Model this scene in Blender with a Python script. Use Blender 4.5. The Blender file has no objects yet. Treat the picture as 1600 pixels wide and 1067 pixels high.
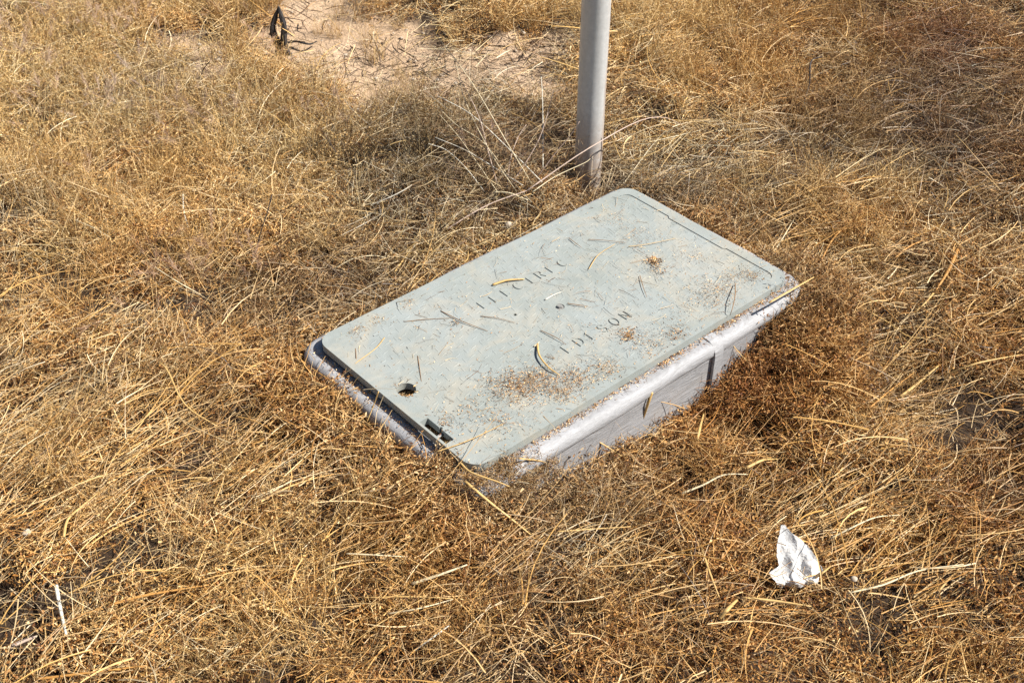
import bpy, bmesh, math, random
import numpy as np
from mathutils import Vector, Matrix, noise

random.seed(7)
rng = np.random.default_rng(11)
PI = math.pi
SC = bpy.context.scene
COL = SC.collection

# ------------------------------------------------------------ camera
CAM_H, PITCH, FPX = 1.409, math.radians(38.78), 1917.95
cam_d = bpy.data.cameras.new('camera')
cam = bpy.data.objects.new('camera', cam_d)
COL.objects.link(cam)
cam.location = (0, 0, CAM_H)
cam.rotation_euler = (PI / 2 - PITCH, math.radians(-0.16), 0)
cam_d.sensor_width = 36
cam_d.lens = 36 * FPX / 1600
cam_d.clip_start = 0.02
cam_d.clip_end = 500
cam_d.dof.use_dof = True
cam_d.dof.focus_distance = 2.3
cam_d.dof.aperture_fstop = 20
SC.camera = cam

# ------------------------------------------------------------ light
SUN_AZ, SUN_EL = -5.0, 47.0            # degrees from +X, counter-clockwise; elevation
w = bpy.data.worlds.new('World')
SC.world = w
w.use_nodes = True
wn = w.node_tree
bg = wn.nodes['Background']
sky = wn.nodes.new('ShaderNodeTexSky')
sky.sky_type = 'NISHITA'
sky.sun_disc = False
sky.sun_elevation = math.radians(SUN_EL)
sky.sun_rotation = math.radians(90 - SUN_AZ)
sky.air_density = 1.0
sky.dust_density = 0.6
wn.links.new(sky.outputs[0], bg.inputs[0])
bg.inputs[1].default_value = 0.05
sl = bpy.data.lights.new('sun', 'SUN')
sl.energy = 5.0
sl.angle = math.radians(0.53)
sl.color = (1.0, 0.955, 0.88)
sun = bpy.data.objects.new('sun', sl)
COL.objects.link(sun)
sd = Vector((math.cos(math.radians(SUN_AZ)) * math.cos(math.radians(SUN_EL)),
             math.sin(math.radians(SUN_AZ)) * math.cos(math.radians(SUN_EL)),
             math.sin(math.radians(SUN_EL))))
sun.rotation_euler = sd.to_track_quat('Z', 'Y').to_euler()
sun.location = (3, -1, 5)
SC.view_settings.view_transform = 'Standard'
SC.view_settings.look = 'None'
SC.view_settings.gamma = 1
SC.view_settings.use_curve_mapping = False
SC.view_settings.exposure = 0.62
SC.render.engine = 'CYCLES'
SC.cycles.max_bounces = 4
SC.cycles.diffuse_bounces = 1
SC.cycles.transmission_bounces = 2

# ------------------------------------------------------------ box frame of reference
BC = np.array([0.0929, 1.7516])          # centre of the box
YAW = math.radians(41.58)
EX = np.array([math.cos(YAW), math.sin(YAW)])
EY = np.array([-math.sin(YAW), math.cos(YAW)])
LZ = 0.082                               # top of the lid
LL, LW = 0.770, 0.4246
CM = 0.031                               # how far the collar stands out around the lid


def ray(px, py):
    a = PITCH
    f = np.array([0, math.cos(a), -math.sin(a)])
    u = np.array([0, math.sin(a), math.cos(a)])
    return f + np.array([1., 0, 0]) * (px - 800) / FPX - u * (py - 533.5) / FPX


def at(px, py, z=0.0):
    d = ray(px, py)
    t = (z - CAM_H) / d[2]
    return np.array([d[0] * t, d[1] * t, z])


def uv(x, y):
    dx, dy = x - BC[0], y - BC[1]
    return dx * EX[0] + dy * EX[1], dx * EY[0] + dy * EY[1]


def box_dist(x, y):
    u, v = uv(x, y)
    hx, hy, r = LL / 2 + CM, LW / 2 + CM, 0.05
    qx, qy = np.abs(u) - hx + r, np.abs(v) - hy + r
    return np.hypot(np.maximum(qx, 0), np.maximum(qy, 0)) + np.minimum(np.maximum(qx, qy), 0) - r


_p = np.random.default_rng(3).random((256, 256))


def vnoise(x, y, s, o=0.0):
    x = np.asarray(x, float) / s + 37.3 + o
    y = np.asarray(y, float) / s + 91.7 + o * 1.7
    xi, yi = np.floor(x).astype(int), np.floor(y).astype(int)
    fx, fy = x - xi, y - yi
    fx, fy = fx * fx * (3 - 2 * fx), fy * fy * (3 - 2 * fy)
    a, b = _p[xi % 256, yi % 256], _p[(xi + 1) % 256, yi % 256]
    c, d = _p[xi % 256, (yi + 1) % 256], _p[(xi + 1) % 256, (yi + 1) % 256]
    return (a + (b - a) * fx) * (1 - fy) + (c + (d - c) * fx) * fy


BUMPS = [(at(790, 800), .13, .044), (at(690, 760), .10, .022), (at(925, 278), .08, -.040), (at(1250, 470), .09, .030), (at(1180, 640), .07, -.012),
         (at(620, 690), .04, -.012), (at(1300, 560), .10, .02), (at(840, 220), .06, -.03), (at(735, 165), .06, -.02), (at(1430, 240), .06, -.03)]


PITS = [(at(px_, py_), r_) for px_, py_, r_ in ((1430, 240, .045), (1450, 300, .03), (1180, 645, .06), (1225, 672, .05), (1120, 640, .03), (1212, 852, .022), (1365, 430, .03), (850, 215, .06), (800, 195, .04), (735, 165, .05),
                                               (600, 210, .03), (880, 225, .05), (1485, 592, .04), (1530, 735, .05), (598, 690, .035), (500, 560, .025), (330, 465, .03), (130, 640, .03), (70, 655, .03), (560, 262, .03),
                                               (965, 860, .03), (880, 800, .03), (1100, 605, .03), (1580, 600, .04), (1400, 20, .05), (1330, 30, .04), (420, 145, .035), (110, 175, .05), (30, 180, .05), (1040, 250, .03), (1225, 360, .03), (1245, 500, .02), (440, 690, .03), (200, 800, .025), (820, 850, .02))]


def pit(x, y):
    p_ = np.zeros(np.shape(x))
    for c_, r_ in PITS:
        p_ = np.maximum(p_, np.exp(-((x - c_[0]) ** 2 + (y - c_[1]) ** 2) / (r_ * r_)))
    return p_


def H(x, y):
    """height of the soil"""
    x = np.asarray(x, float)
    y = np.asarray(y, float)
    u, v = uv(x, y)
    k = np.exp(-np.maximum(box_dist(x, y), 0) / 0.35)
    base = -0.02 + k * (np.clip(0.17 * v, -0.06, 0.022) - 0.022 * np.clip((v - .2) / .05, 0, 1) + 0.005)
    sw = np.clip((-LL / 2 - CM - u + .10) / .1, 0, 1)
    base = base + sw * .034 * np.exp(-np.maximum(box_dist(x, y), 0) / .15)
    for c_, r_, h_ in BUMPS:
        base = base + h_ * np.exp(-((x - c_[0]) ** 2 + (y - c_[1]) ** 2) / (r_ * r_))
    n = (vnoise(x, y, 0.55) - .5) * 0.05 * (1 - .6 * k) + (vnoise(x, y, 0.15, 5) - .5) * 0.040 * (1 - .5 * k) + (vnoise(x, y, 0.065, 6) - .5) * 0.026
    far = (vnoise(x, y, 9, 9) - .5) * 0.9 * np.clip((np.hypot(x, y - 2) - 5) / 20, 0, 1)
    return base + n + far - .028 * pit(x, y)


def softdisc(x, y, c, r, e=.35):
    d = np.hypot(x - c[0], (y - c[1])) / r
    return np.clip((1 + e - d) / (2 * e), 0, 1)


BARE = [(at(545, 45), .15), (at(575, 75), .11), (at(500, 70), .12), (at(525, 10), .17), (at(665, 95), .17), (at(725, 90), .16), (at(690, 115), .10),
        (at(775, 120), .13), (at(800, 75), .12), (at(840, 50), .10), (at(850, 120), .08), (at(447, 62), .10), (at(440, 84), .05), (at(480, 90), .07), (at(305, 75), .06), (at(300, 100), .05), (at(470, 20), .09), (at(250, 70), .05), (at(350, 95), .05),
        (at(500, -60), .30), (at(560, -140), .45)]


def bare(x, y):
    x = np.asarray(x, float)
    y = np.asarray(y, float)
    jx = (vnoise(x, y, .12, 20) - .5) * .16
    jy = (vnoise(x, y, .12, 31) - .5) * .16
    b = np.zeros(x.shape)
    for c, r in BARE:
        b = np.maximum(b, softdisc(x + jx, y + jy, c, r, .25))
    return b


# ------------------------------------------------------------ materials
def new_mat(name):
    m = bpy.data.materials.new(name)
    m.use_nodes = True
    nt = m.node_tree
    return m, nt, nt.nodes['Principled BSDF']


def N(nt, t, **kw):
    n = nt.nodes.new(t)
    for k, v in kw.items():
        if k in n.inputs.keys() if isinstance(k, str) else False:
            n.inputs[k].default_value = v
        else:
            setattr(n, k, v)
    return n


def tex_noise(nt, scale, detail=4, rough=.5, coord=None, dist=0):
    n = nt.nodes.new('ShaderNodeTexNoise')
    n.inputs['Scale'].default_value = scale
    n.inputs['Detail'].default_value = detail
    n.inputs['Roughness'].default_value = rough
    n.inputs['Distortion'].default_value = dist
    if coord is not None:
        nt.links.new(coord, n.inputs['Vector'])
    return n.outputs['Fac']


def ramp(nt, fac, stops):
    r = nt.nodes.new('ShaderNodeValToRGB')
    el = r.color_ramp.elements
    while len(el) < len(stops):
        el.new(.5)
    for e, (p, c) in zip(el, stops):
        e.position = p
        e.color = (*c, 1) if len(c) == 3 else c
    nt.links.new(fac, r.inputs[0])
    return r.outputs[0]


def mix(nt, fac, a, b, typ='MIX'):
    m = nt.nodes.new('ShaderNodeMix')
    m.data_type = 'RGBA'
    m.blend_type = typ
    for i, s in ((0, fac), (6, a), (7, b)):
        if hasattr(s, 'links'):
            nt.links.new(s, m.inputs[i])
        else:
            m.inputs[i].default_value = s if i == 0 else (*s, 1)
    return m.outputs[2]


def bump(nt, h, strength, dist, prev=None):
    b = nt.nodes.new('ShaderNodeBump')
    b.inputs['Strength'].default_value = strength
    b.inputs['Distance'].default_value = dist
    nt.links.new(h, b.inputs['Height'])
    if prev:
        nt.links.new(prev, b.inputs['Normal'])
    return b.outputs['Normal']


def geo_pos(nt):
    return nt.nodes.new('ShaderNodeNewGeometry').outputs['Position']


def plant_mat(name, transl=.22, warm=(1.0, .78, .55), pale=(1.12, 1.08, 1.0), rough=.62):
    """dry plant stuff: colour per piece from the mesh, drifting with the place it grows"""
    m, nt, p = new_mat(name)
    a = nt.nodes.new('ShaderNodeAttribute')
    a.attribute_name = 'tint'
    pos = geo_pos(nt)
    n1 = tex_noise(nt, 2.3, 3, .55, pos)
    hue = ramp(nt, n1, [(.36, warm), (.62, pale)])
    c = mix(nt, 1.0, a.outputs['Color'], hue, 'MULTIPLY')
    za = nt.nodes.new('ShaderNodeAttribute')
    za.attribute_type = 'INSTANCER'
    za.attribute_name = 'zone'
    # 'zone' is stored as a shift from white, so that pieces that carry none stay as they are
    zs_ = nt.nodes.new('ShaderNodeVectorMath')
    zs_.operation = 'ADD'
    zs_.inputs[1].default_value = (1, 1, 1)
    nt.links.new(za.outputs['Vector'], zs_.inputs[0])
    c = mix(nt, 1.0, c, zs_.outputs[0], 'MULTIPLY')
    nt.links.new(c, p.inputs['Base Color'])
    p.inputs['Roughness'].default_value = rough
    p.inputs['Specular IOR Level'].default_value = .35
    if transl > 0:
        t = nt.nodes.new('ShaderNodeBsdfTranslucent')
        nt.links.new(c, t.inputs[0])
        ms = nt.nodes.new('ShaderNodeMixShader')
        ms.inputs[0].default_value = transl
        out = nt.nodes['Material Output']
        nt.links.new(p.outputs[0], ms.inputs[1])
        nt.links.new(t.outputs[0], ms.inputs[2])
        nt.links.new(ms.outputs[0], out.inputs[0])
    return m


M_CRUMB = plant_mat('dry_weed_flakes', .10, (1.0, .86, .72), (1.2, 1.17, 1.08))
M_STRAW = plant_mat('straw', .08, (1.0, .86, .68), (1.08, 1.08, 1.05), .42)
M_GRASS = plant_mat('fine_dry_grass', .14, (1.0, .88, .70), (1.1, 1.08, .98), .5)
M_DARK = plant_mat('dark_dry_twigs', 0, (1, .9, .8), (1.1, 1.1, 1.1), .75)


def soil_mat():
    m, nt, p = new_mat('sandy_soil')
    pos = geo_pos(nt)
    n1 = tex_noise(nt, 6, 6, .6, pos)
    n2 = tex_noise(nt, 90, 5, .7, pos)
    n3 = tex_noise(nt, 420, 3, .6, pos)
    c = ramp(nt, n1, [(.3, (.56, .39, .245)), (.7, (.72, .53, .36))])
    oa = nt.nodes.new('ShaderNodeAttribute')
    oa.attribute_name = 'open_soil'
    # shade under the weeds painted into the soil as a dark litter colour
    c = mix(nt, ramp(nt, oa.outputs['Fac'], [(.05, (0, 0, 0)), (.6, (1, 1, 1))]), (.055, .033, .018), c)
    c = mix(nt, 1, c, ramp(nt, n2, [(.3, (.72, .70, .68)), (.65, (1.12, 1.1, 1.08))]), 'MULTIPLY')
    c = mix(nt, 1, c, ramp(nt, n3, [(.35, (.7, .68, .66)), (.6, (1.1, 1.1, 1.1))]), 'MULTIPLY')
    nt.links.new(c, p.inputs['Base Color'])
    p.inputs['Roughness'].default_value = .95
    b = bump(nt, n2, .6, .012)
    b = bump(nt, n3, .7, .003, b)
    b = bump(nt, n1, .5, .04, b)
    nt.links.new(b, p.inputs['Normal'])
    return m


def lid_mat():
    m, nt, p = new_mat('grey_green_polymer')
    tc = nt.nodes.new('ShaderNodeTexCoord').outputs['Object']
    n1 = tex_noise(nt, 5, 5, .6, tc)
    n2 = tex_noise(nt, 38, 5, .65, tc, .6)
    n3 = tex_noise(nt, 700, 2, .5, tc)
    c = ramp(nt, n1, [(.3, (.315, .34, .315)), (.7, (.355, .385, .375))])
    dust = ramp(nt, tex_noise(nt, 9, 8, .72, tc, 1.2), [(.46, (0, 0, 0)), (.70, (1, 1, 1))])
    dm = nt.nodes.new('ShaderNodeMath')
    dm.operation = 'MULTIPLY'
    dm.inputs[1].default_value = .6
    nt.links.new(dust, dm.inputs[0])
    c = mix(nt, dm.outputs[0], c, (.50, .44, .34))
    c = mix(nt, 1, c, ramp(nt, n2, [(.3, (.9, .9, .9)), (.7, (1.05, 1.05, 1.06))]), 'MULTIPLY')
    c = mix(nt, 1, c, ramp(nt, n3, [(.3, (.9, .9, .89)), (.7, (1.06, 1.06, 1.06))]), 'MULTIPLY')
    nt.links.new(c, p.inputs['Base Color'])
    p.inputs['Roughness'].default_value = .68
    p.inputs['Specular IOR Level'].default_value = .3
    b = bump(nt, n3, .25, .0012)
    b = bump(nt, n2, .12, .004, b)
    nt.links.new(b, p.inputs['Normal'])
    return m


def collar_mat():
    m, nt, p = new_mat('weathered_pale_collar')
    tc = nt.nodes.new('ShaderNodeTexCoord').outputs['Object']
    mp = nt.nodes.new('ShaderNodeMapping')
    mp.inputs['Scale'].default_value = (1, 1, 5)
    nt.links.new(tc, mp.inputs[0])
    n1 = tex_noise(nt, 14, 6, .65, mp.outputs[0], 1.5)
    n2 = tex_noise(nt, 130, 4, .6, mp.outputs[0])
    n4 = tex_noise(nt, 3.5, 3, .5, tc, 1)
    c = ramp(nt, n1, [(.25, (.29, .29, .295)), (.5, (.38, .38, .39)), (.75, (.46, .46, .475))])
    c = mix(nt, 1, c, ramp(nt, n2, [(.3, (.86, .85, .84)), (.6, (1.04, 1.04, 1.04))]), 'MULTIPLY')
    c = mix(nt, ramp(nt, n4, [(.62, (0, 0, 0)), (.8, (.4, .4, .4))]), c, (.47, .38, .28))
    nt.links.new(c, p.inputs['Base Color'])
    p.inputs['Roughness'].default_value = .62
    b = bump(nt, n1, .35, .006)
    b = bump(nt, n2, .3, .0015, b)
    nt.links.new(b, p.inputs['Normal'])
    return m


def pole_mat():
    m, nt, p = new_mat('dull_galvanised_steel')
    tc = nt.nodes.new('ShaderNodeTexCoord').outputs['Object']
    mp = nt.nodes.new('ShaderNodeMapping')
    mp.inputs['Scale'].default_value = (1, 1, .12)
    nt.links.new(tc, mp.inputs[0])
    n1 = tex_noise(nt, 55, 5, .65, mp.outputs[0])
    n2 = tex_noise(nt, 120, 5, .7, tc)
    c = ramp(nt, n1, [(.3, (.54, .535, .52)), (.7, (.64, .635, .62))])
    c = mix(nt, 1, c, ramp(nt, n2, [(.3, (.84, .84, .84)), (.7, (1.06, 1.06, 1.06))]), 'MULTIPLY')
    # rust and splashed soil on the lowest 10 cm and down one side
    sx = nt.nodes.new('ShaderNodeSeparateXYZ')
    nt.links.new(tc, sx.inputs[0])
    mr = nt.nodes.new('ShaderNodeMapRange')
    mr.inputs[1].default_value = .22
    mr.inputs[2].default_value = .0
    nt.links.new(sx.outputs[2], mr.inputs[0])
    mm = nt.nodes.new('ShaderNodeMath')
    mm.operation = 'MULTIPLY'
    nt.links.new(mr.outputs[0], mm.inputs[0])
    nt.links.new(ramp(nt, tex_noise(nt, 50, 6, .7, tc), [(.36, (0, 0, 0)), (.5, (1, 1, 1))]), mm.inputs[1])
    c = mix(nt, mm.outputs[0], c, (.36, .24, .16))
    ms = nt.nodes.new('ShaderNodeMapRange')
    ms.inputs[1].default_value = .024
    ms.inputs[2].default_value = .030
    nt.links.new(sx.outputs[0], ms.inputs[0])
    m3 = nt.nodes.new('ShaderNodeMath')
    m3.operation = 'MULTIPLY'
    nt.links.new(ms.outputs[0], m3.inputs[0])
    nt.links.new(ramp(nt, tex_noise(nt, 60, 6, .7, mp.outputs[0]), [(.4, (0, 0, 0)), (.6, (.75, .75, .75))]), m3.inputs[1])
    c = mix(nt, m3.outputs[0], c, (.33, .20, .12))
    nt.links.new(c, p.inputs['Base Color'])
    p.inputs['Roughness'].default_value = .45
    p.inputs['Metallic'].default_value = .0
    nt.links.new(bump(nt, n2, .15, .001), p.inputs['Normal'])
    return m


def flat_mat(name, c1, c2, scale, rough=.7, bs=.3, bd=.002, metal=0, transl=0):
    m, nt, p = new_mat(name)
    tc = nt.nodes.new('ShaderNodeTexCoord').outputs['Object']
    n = tex_noise(nt, scale, 5, .65, tc)
    c = ramp(nt, n, [(.3, c1), (.7, c2)])
    nt.links.new(c, p.inputs['Base Color'])
    p.inputs['Roughness'].default_value = rough
    p.inputs['Metallic'].default_value = metal
    if bs:
        nt.links.new(bump(nt, n, bs, bd), p.inputs['Normal'])
    if transl:
        t = nt.nodes.new('ShaderNodeBsdfTranslucent')
        nt.links.new(c, t.inputs[0])
        ms = nt.nodes.new('ShaderNodeMixShader')
        ms.inputs[0].default_value = transl
        nt.links.new(p.outputs[0], ms.inputs[1])
        nt.links.new(t.outputs[0], ms.inputs[2])
        nt.links.new(ms.outputs[0], nt.nodes['Material Output'].inputs[0])
    return m


M_SOIL = soil_mat()
M_LID = lid_mat()
M_COLLAR = collar_mat()
M_POLE = pole_mat()
M_STEEL = flat_mat('dull_steel', (.22, .21, .20), (.42, .41, .38), 300, .55, .3, .001, .2)
M_CHAR = flat_mat('charred_wood', (.012, .011, .010), (.06, .05, .045), 90, .8, .8, .004)
M_PAPER = flat_mat('white_paper', (.80, .79, .77), (.88, .87, .85), 60, .75, .15, .001, 0, .12)
M_STONE = flat_mat('pale_stone', (.42, .33, .24), (.62, .53, .42), 120, .85, .4, .001)
M_CAVITY = flat_mat('dusty_box_inside', (.30, .20, .12), (.46, .33, .21), 300, .95, .6, .003)


# ------------------------------------------------------------ object helpers
def link(name, me, mat=None, parent=None, loc=None, col=COL):
    o = bpy.data.objects.new(name, me)
    if mat is not None and me is not None and not me.materials:
        me.materials.append(mat)
    col.objects.link(o)
    if parent:
        o.parent = parent
    if loc is not None:
        o.location = loc
    return o


def tag(o, label=None, cat=None, group=None, kind=None):
    for k, v in (('label', label), ('category', cat), ('group', group), ('kind', kind)):
        if v:
            o[k] = v
    return o


def from_bm(name, bm, mat, parent=None, loc=None, smooth=True):
    me = bpy.data.meshes.new(name)
    bm.normal_update()
    bm.to_mesh(me)
    bm.free()
    if smooth:
        for p in me.polygons:
            p.use_smooth = True
    return link(name, me, mat, parent, loc)


def rrect(hx, hy, r, n=8):
    pts = []
    for cx, cy, a0 in ((hx - r, hy - r, 0), (-hx + r, hy - r, 90), (-hx + r, -hy + r, 180), (hx - r, -hy + r, 270)):
        for i in range(n + 1):
            a = math.radians(a0 + 90 * i / n)
            pts.append((cx + r * math.cos(a), cy + r * math.sin(a)))
    return pts


def tube(bm, pts, rad, sides=6, cap=True, squash=1.0):
    pts = [Vector(p) for p in pts]
    rings = []
    prev = None
    for i, p in enumerate(pts):
        t = (pts[min(i + 1, len(pts) - 1)] - pts[max(i - 1, 0)]).normalized()
        up = Vector((0, 0, 1)) if abs(t.z) < .95 else Vector((1, 0, 0))
        s = t.cross(up).normalized() if prev is None else (prev - t * prev.dot(t)).normalized()
        prev = s
        n = s.cross(t)
        r = rad[i] if hasattr(rad, '__len__') else rad
        rings.append([bm.verts.new(p + s * (r * math.cos(2 * PI * k / sides)) + n * (r * squash * math.sin(2 * PI * k / sides)))
                      for k in range(sides)])
    for a, b in zip(rings, rings[1:]):
        for k in range(sides):
            bm.faces.new((a[k], a[(k + 1) % sides], b[(k + 1) % sides], b[k]))
    if cap:
        bm.faces.new(rings[0][::-1])
        bm.faces.new(rings[-1])
    return rings


def smooth_line(pts, n=14):
    """Catmull-Rom through the points"""
    P = [np.array(p, float) for p in pts]
    P = [2 * P[0] - P[1]] + P + [2 * P[-1] - P[-2]]
    out = []
    seg = len(P) - 3
    k = max(2, n // seg)
    for i in range(seg):
        a, b, c, d = P[i:i + 4]
        for j in range(k):
            t = j / k
            out.append(.5 * ((2 * b) + (-a + c) * t + (2 * a - 5 * b + 4 * c - d) * t * t + (-a + 3 * b - 3 * c + d) * t ** 3))
    out.append(P[-2])
    return out


# ------------------------------------------------------------ ground
def make_ground():
    n = 300
    t = np.linspace(-1, 1, n)
    w_ = np.sinh(t * 5.2) / np.sinh(5.2) * 140
    X, Y = np.meshgrid(w_, w_ + 2.2, indexing='ij')
    Z = H(X, Y) + (vnoise(X, Y, .05, 2) - .5) * .008
    inside = box_dist(X, Y)
    Z = np.where(inside < -.01, -.16, Z)
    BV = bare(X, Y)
    V = np.stack([X, Y, Z], -1).reshape(-1, 3)
    i = np.arange(n * n).reshape(n, n)
    F = np.stack([i[:-1, :-1], i[1:, :-1], i[1:, 1:], i[:-1, 1:]], -1).reshape(-1, 4)
    me = bpy.data.meshes.new('ground')
    me.from_pydata(V.tolist(), [], F.tolist())
    me.polygons.foreach_set('use_smooth', [True] * len(me.polygons))
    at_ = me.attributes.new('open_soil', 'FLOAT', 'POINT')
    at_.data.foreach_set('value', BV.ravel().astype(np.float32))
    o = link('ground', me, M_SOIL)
    tag(o, 'pinkish tan sandy soil under the dry weeds', kind='structure')


make_ground()

# ------------------------------------------------------------ utility box
box = bpy.data.objects.new('utility_box', None)
COL.objects.link(box)
box.location = (BC[0], BC[1], 0)
box.rotation_euler = (0, 0, YAW)
tag(box, 'flush electric utility box with a grey green treaded lid in a pale rounded collar', 'utility box')
COLLAR_TOP = LZ - .0162


def make_collar():
    bm = bmesh.new()
    hx, hy = LL / 2 + CM, LW / 2 + CM
    prof = [(0.006, -.17), (0.005, -.02), (0.0045, COLLAR_TOP - .030), (.0038, COLLAR_TOP - .0265), (.0012, COLLAR_TOP - .025), (0, COLLAR_TOP - .0225), (0, COLLAR_TOP - .017)]
    for i in range(1, 8):
        a = math.radians(90 * i / 7)
        prof.append((.016 - .016 * math.cos(a), COLLAR_TOP - .017 + .016 * math.sin(a)))
    prof += [(.022, COLLAR_TOP - .0003), (.040, COLLAR_TOP), (.045, COLLAR_TOP - .03), (.047, -.15)]
    rings = []
    NS = 10
    for off, z in prof:
        pts = rrect(hx - off, hy - off, max(.052 - off, .012), NS)
        # subdivide the straight sides so that they can sag a little
        full = []
        for i, p in enumerate(pts):
            q = pts[(i + 1) % len(pts)]
            full.append(p)
            if (i + 1) % (NS + 1) == 0:
                for k in range(1, 24):
                    full.append((p[0] + (q[0] - p[0]) * k / 24, p[1] + (q[1] - p[1]) * k / 24))
        ring = []
        for x, y in full:
            wv = (noise.noise(Vector((x * 7, y * 7, z * 4))) * .003 + noise.noise(Vector((x * 25, y * 25, z * 9))) * .0008) if off < .05 else 0
            l = math.hypot(x, y)
            ring.append(bm.verts.new((x + x / l * wv, y + y / l * wv, z + (wv * .35 if z > 0 else 0))))
        rings.append(ring)
    n = len(rings[0])
    for a, b in zip(rings, rings[1:]):
        for k in range(n):
            bm.faces.new((a[k], a[(k + 1) % n], b[(k + 1) % n], b[k]))
    return from_bm('collar', bm, M_COLLAR, box)


collar = make_collar()

# seam pilaster on the long front side of the collar
bm = bmesh.new()
us, vs = uv(*at(1124, 560, .03)[:2])
for du, wd in ((0, .011),):
    pts = [(us + du, -LW / 2 - CM - .0035, z) for z in (-.15, -.02, COLLAR_TOP - .024)]
    for i in range(1, 6):
        a = math.radians(90 * i / 5)
        pts.append((us + du, -LW / 2 - CM - .0035 + .024 - .024 * math.cos(a), COLLAR_TOP - .024 + .0265 * math.sin(a)))
    pts.append((us + du, -LW / 2 - .004, COLLAR_TOP + .0025))
    for a, b in zip(pts, pts[1:]):
        v4 = [bm.verts.new((a[0] - wd, a[1], a[2])), bm.verts.new((a[0] + wd, a[1], a[2])),
              bm.verts.new((b[0] + wd, b[1], b[2])), bm.verts.new((b[0] - wd, b[1], b[2]))]
        bm.faces.new(v4)
bmesh.ops.remove_doubles(bm, verts=bm.verts, dist=1e-5)
bmesh.ops.solidify(bm, geom=bm.faces[:], thickness=.006)
bmesh.ops.recalc_face_normals(bm, faces=bm.faces)
from_bm('collar_rib', bm, M_COLLAR, box, smooth=False)

# inside floor that the debris lies on
bm = bmesh.new()
f = [bm.verts.new((x, y, LZ - .022)) for x, y in rrect(LL / 2 - .012, LW / 2 - .012, .01, 2)]
bm.faces.new(f)
g = bmesh.ops.extrude_face_region(bm, geom=bm.faces[:])
bmesh.ops.translate(bm, verts=[v for v in g['geom'] if isinstance(v, bmesh.types.BMVert)], vec=(0, 0, -.01))
bmesh.ops.recalc_face_normals(bm, faces=bm.faces)
from_bm('inner_floor', bm, M_CAVITY, box, smooth=False)


def prism(pts, z0, z1):
    bm = bmesh.new()
    a = [bm.verts.new((x, y, z0)) for x, y in pts]
    b = [bm.verts.new((x, y, z1)) for x, y in pts]
    n = len(pts)
    bm.faces.new(a[::-1])
    bm.faces.new(b)
    for k in range(n):
        bm.faces.new((a[k], a[(k + 1) % n], b[(k + 1) % n], b[k]))
    return bm


def temp(bm, name='cut'):
    me = bpy.data.meshes.new(name)
    bmesh.ops.recalc_face_normals(bm, faces=bm.faces)
    bm.to_mesh(me)
    bm.free()
    o = bpy.data.objects.new(name, me)
    COL.objects.link(o)
    return o


HOLE = uv(*at(638, 609, LZ)[:2])
BOLT = uv(*at(878, 478, LZ)[:2])
DOT = uv(*at(808, 491, LZ)[:2])
sl_a = uv(*at(669, 655, LZ)[:2])          # slot, upper corner
sl_b = uv(*at(708, 690, LZ)[:2])          # slot, lower corner
sl_d = uv(*at(657, 663, LZ)[:2])
SLOT = ((sl_a[0] + sl_d[0]) / 2 + .004, (sl_a[1] + sl_b[1]) / 2, abs(sl_a[0] - sl_d[0]) / 2, abs(sl_a[1] - sl_b[1]) / 2)
print('SLOT', SLOT, -LL / 2)
J1 = uv(*at(1048, 338, LZ)[:2])[1]
J2 = uv(*at(1137, 385, LZ)[:2])[1]


def make_lid():
    T = .0145
    bm = prism(rrect(LL / 2, LW / 2, .030, 10), 0, T)
    top = [e for e in bm.edges if all(v.co.z > T - 1e-5 for v in e.verts)]
    bmesh.ops.bevel(bm, geom=top, offset=.0022, segments=2, affect='EDGES')
    lid = temp(bm, 'lid')
    cuts = []
    # recessed field inside the smooth border, stepped where the plate is
    B = .021
    field = rrect(LL / 2 - B, LW / 2 - B, .016, 6)
    out = []
    for i, (x, y) in enumerate(field):
        out.append((x, y))
    # last point of the 4th corner -> first of the 1st is the far short side (x = +)
    xs = LL / 2 - B
    lo, hi = sorted((J1, J2))
    out += [(xs, lo - .003), (xs - .005, lo + .002), (xs - .005, hi - .002), (xs, hi + .003)]
    cuts.append(temp(prism(out, T - .0015, T + .01)))
    cuts.append(temp(prism([(HOLE[0] + .0165 * math.cos(a), HOLE[1] + .0165 * math.sin(a)) for a in np.linspace(0, 2 * PI, 40)[:-1]], -.02, T + .01)))
    sx, sy, hw, hl = SLOT
    cuts.append(temp(prism([(sx - hw, sy - hl), (sx + hw, sy - hl), (sx + hw, sy - .002), (sx + hw + .003, sy - .002), (sx + hw + .003, sy + .004),
                            (sx + hw, sy + .004), (sx + hw, sy + hl), (sx - hw, sy + hl)], -.02, T + .01)))
    cuts.append(temp(prism([(BOLT[0] + .0085 * math.cos(a), BOLT[1] + .0085 * math.sin(a)) for a in np.linspace(0, 2 * PI, 28)[:-1]], T - .0032, T + .01)))
    cuts.append(temp(prism([(DOT[0] + .0032 * math.cos(a), DOT[1] + .0032 * math.sin(a)) for a in np.linspace(0, 2 * PI, 12)[:-1]], T - .008, T + .01)))
    for c in cuts:
        m = lid.modifiers.new('b', 'BOOLEAN')
        m.operation = 'DIFFERENCE'
        m.solver = 'EXACT'
        m.object = c
    bpy.context.view_layer.update()
    dg = bpy.context.evaluated_depsgraph_get()
    me = bpy.data.meshes.new_from_object(lid.evaluated_get(dg))
    for c in cuts + [lid]:
        bpy.data.objects.remove(c)
    me.name = 'lid'
    me.materials.clear()
    o = link('lid', me, M_LID, box, (0, 0, LZ - T))
    tag(o, 'grey green lid with raised tread, a round hole and a slot')
    return o, T


lid, LT = make_lid()
lid.rotation_euler = (math.radians(.15), math.radians(.25), 0)   # sits a little proud on the near end

FZ = LT - .0015                           # field surface in the lid's own frame

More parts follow.
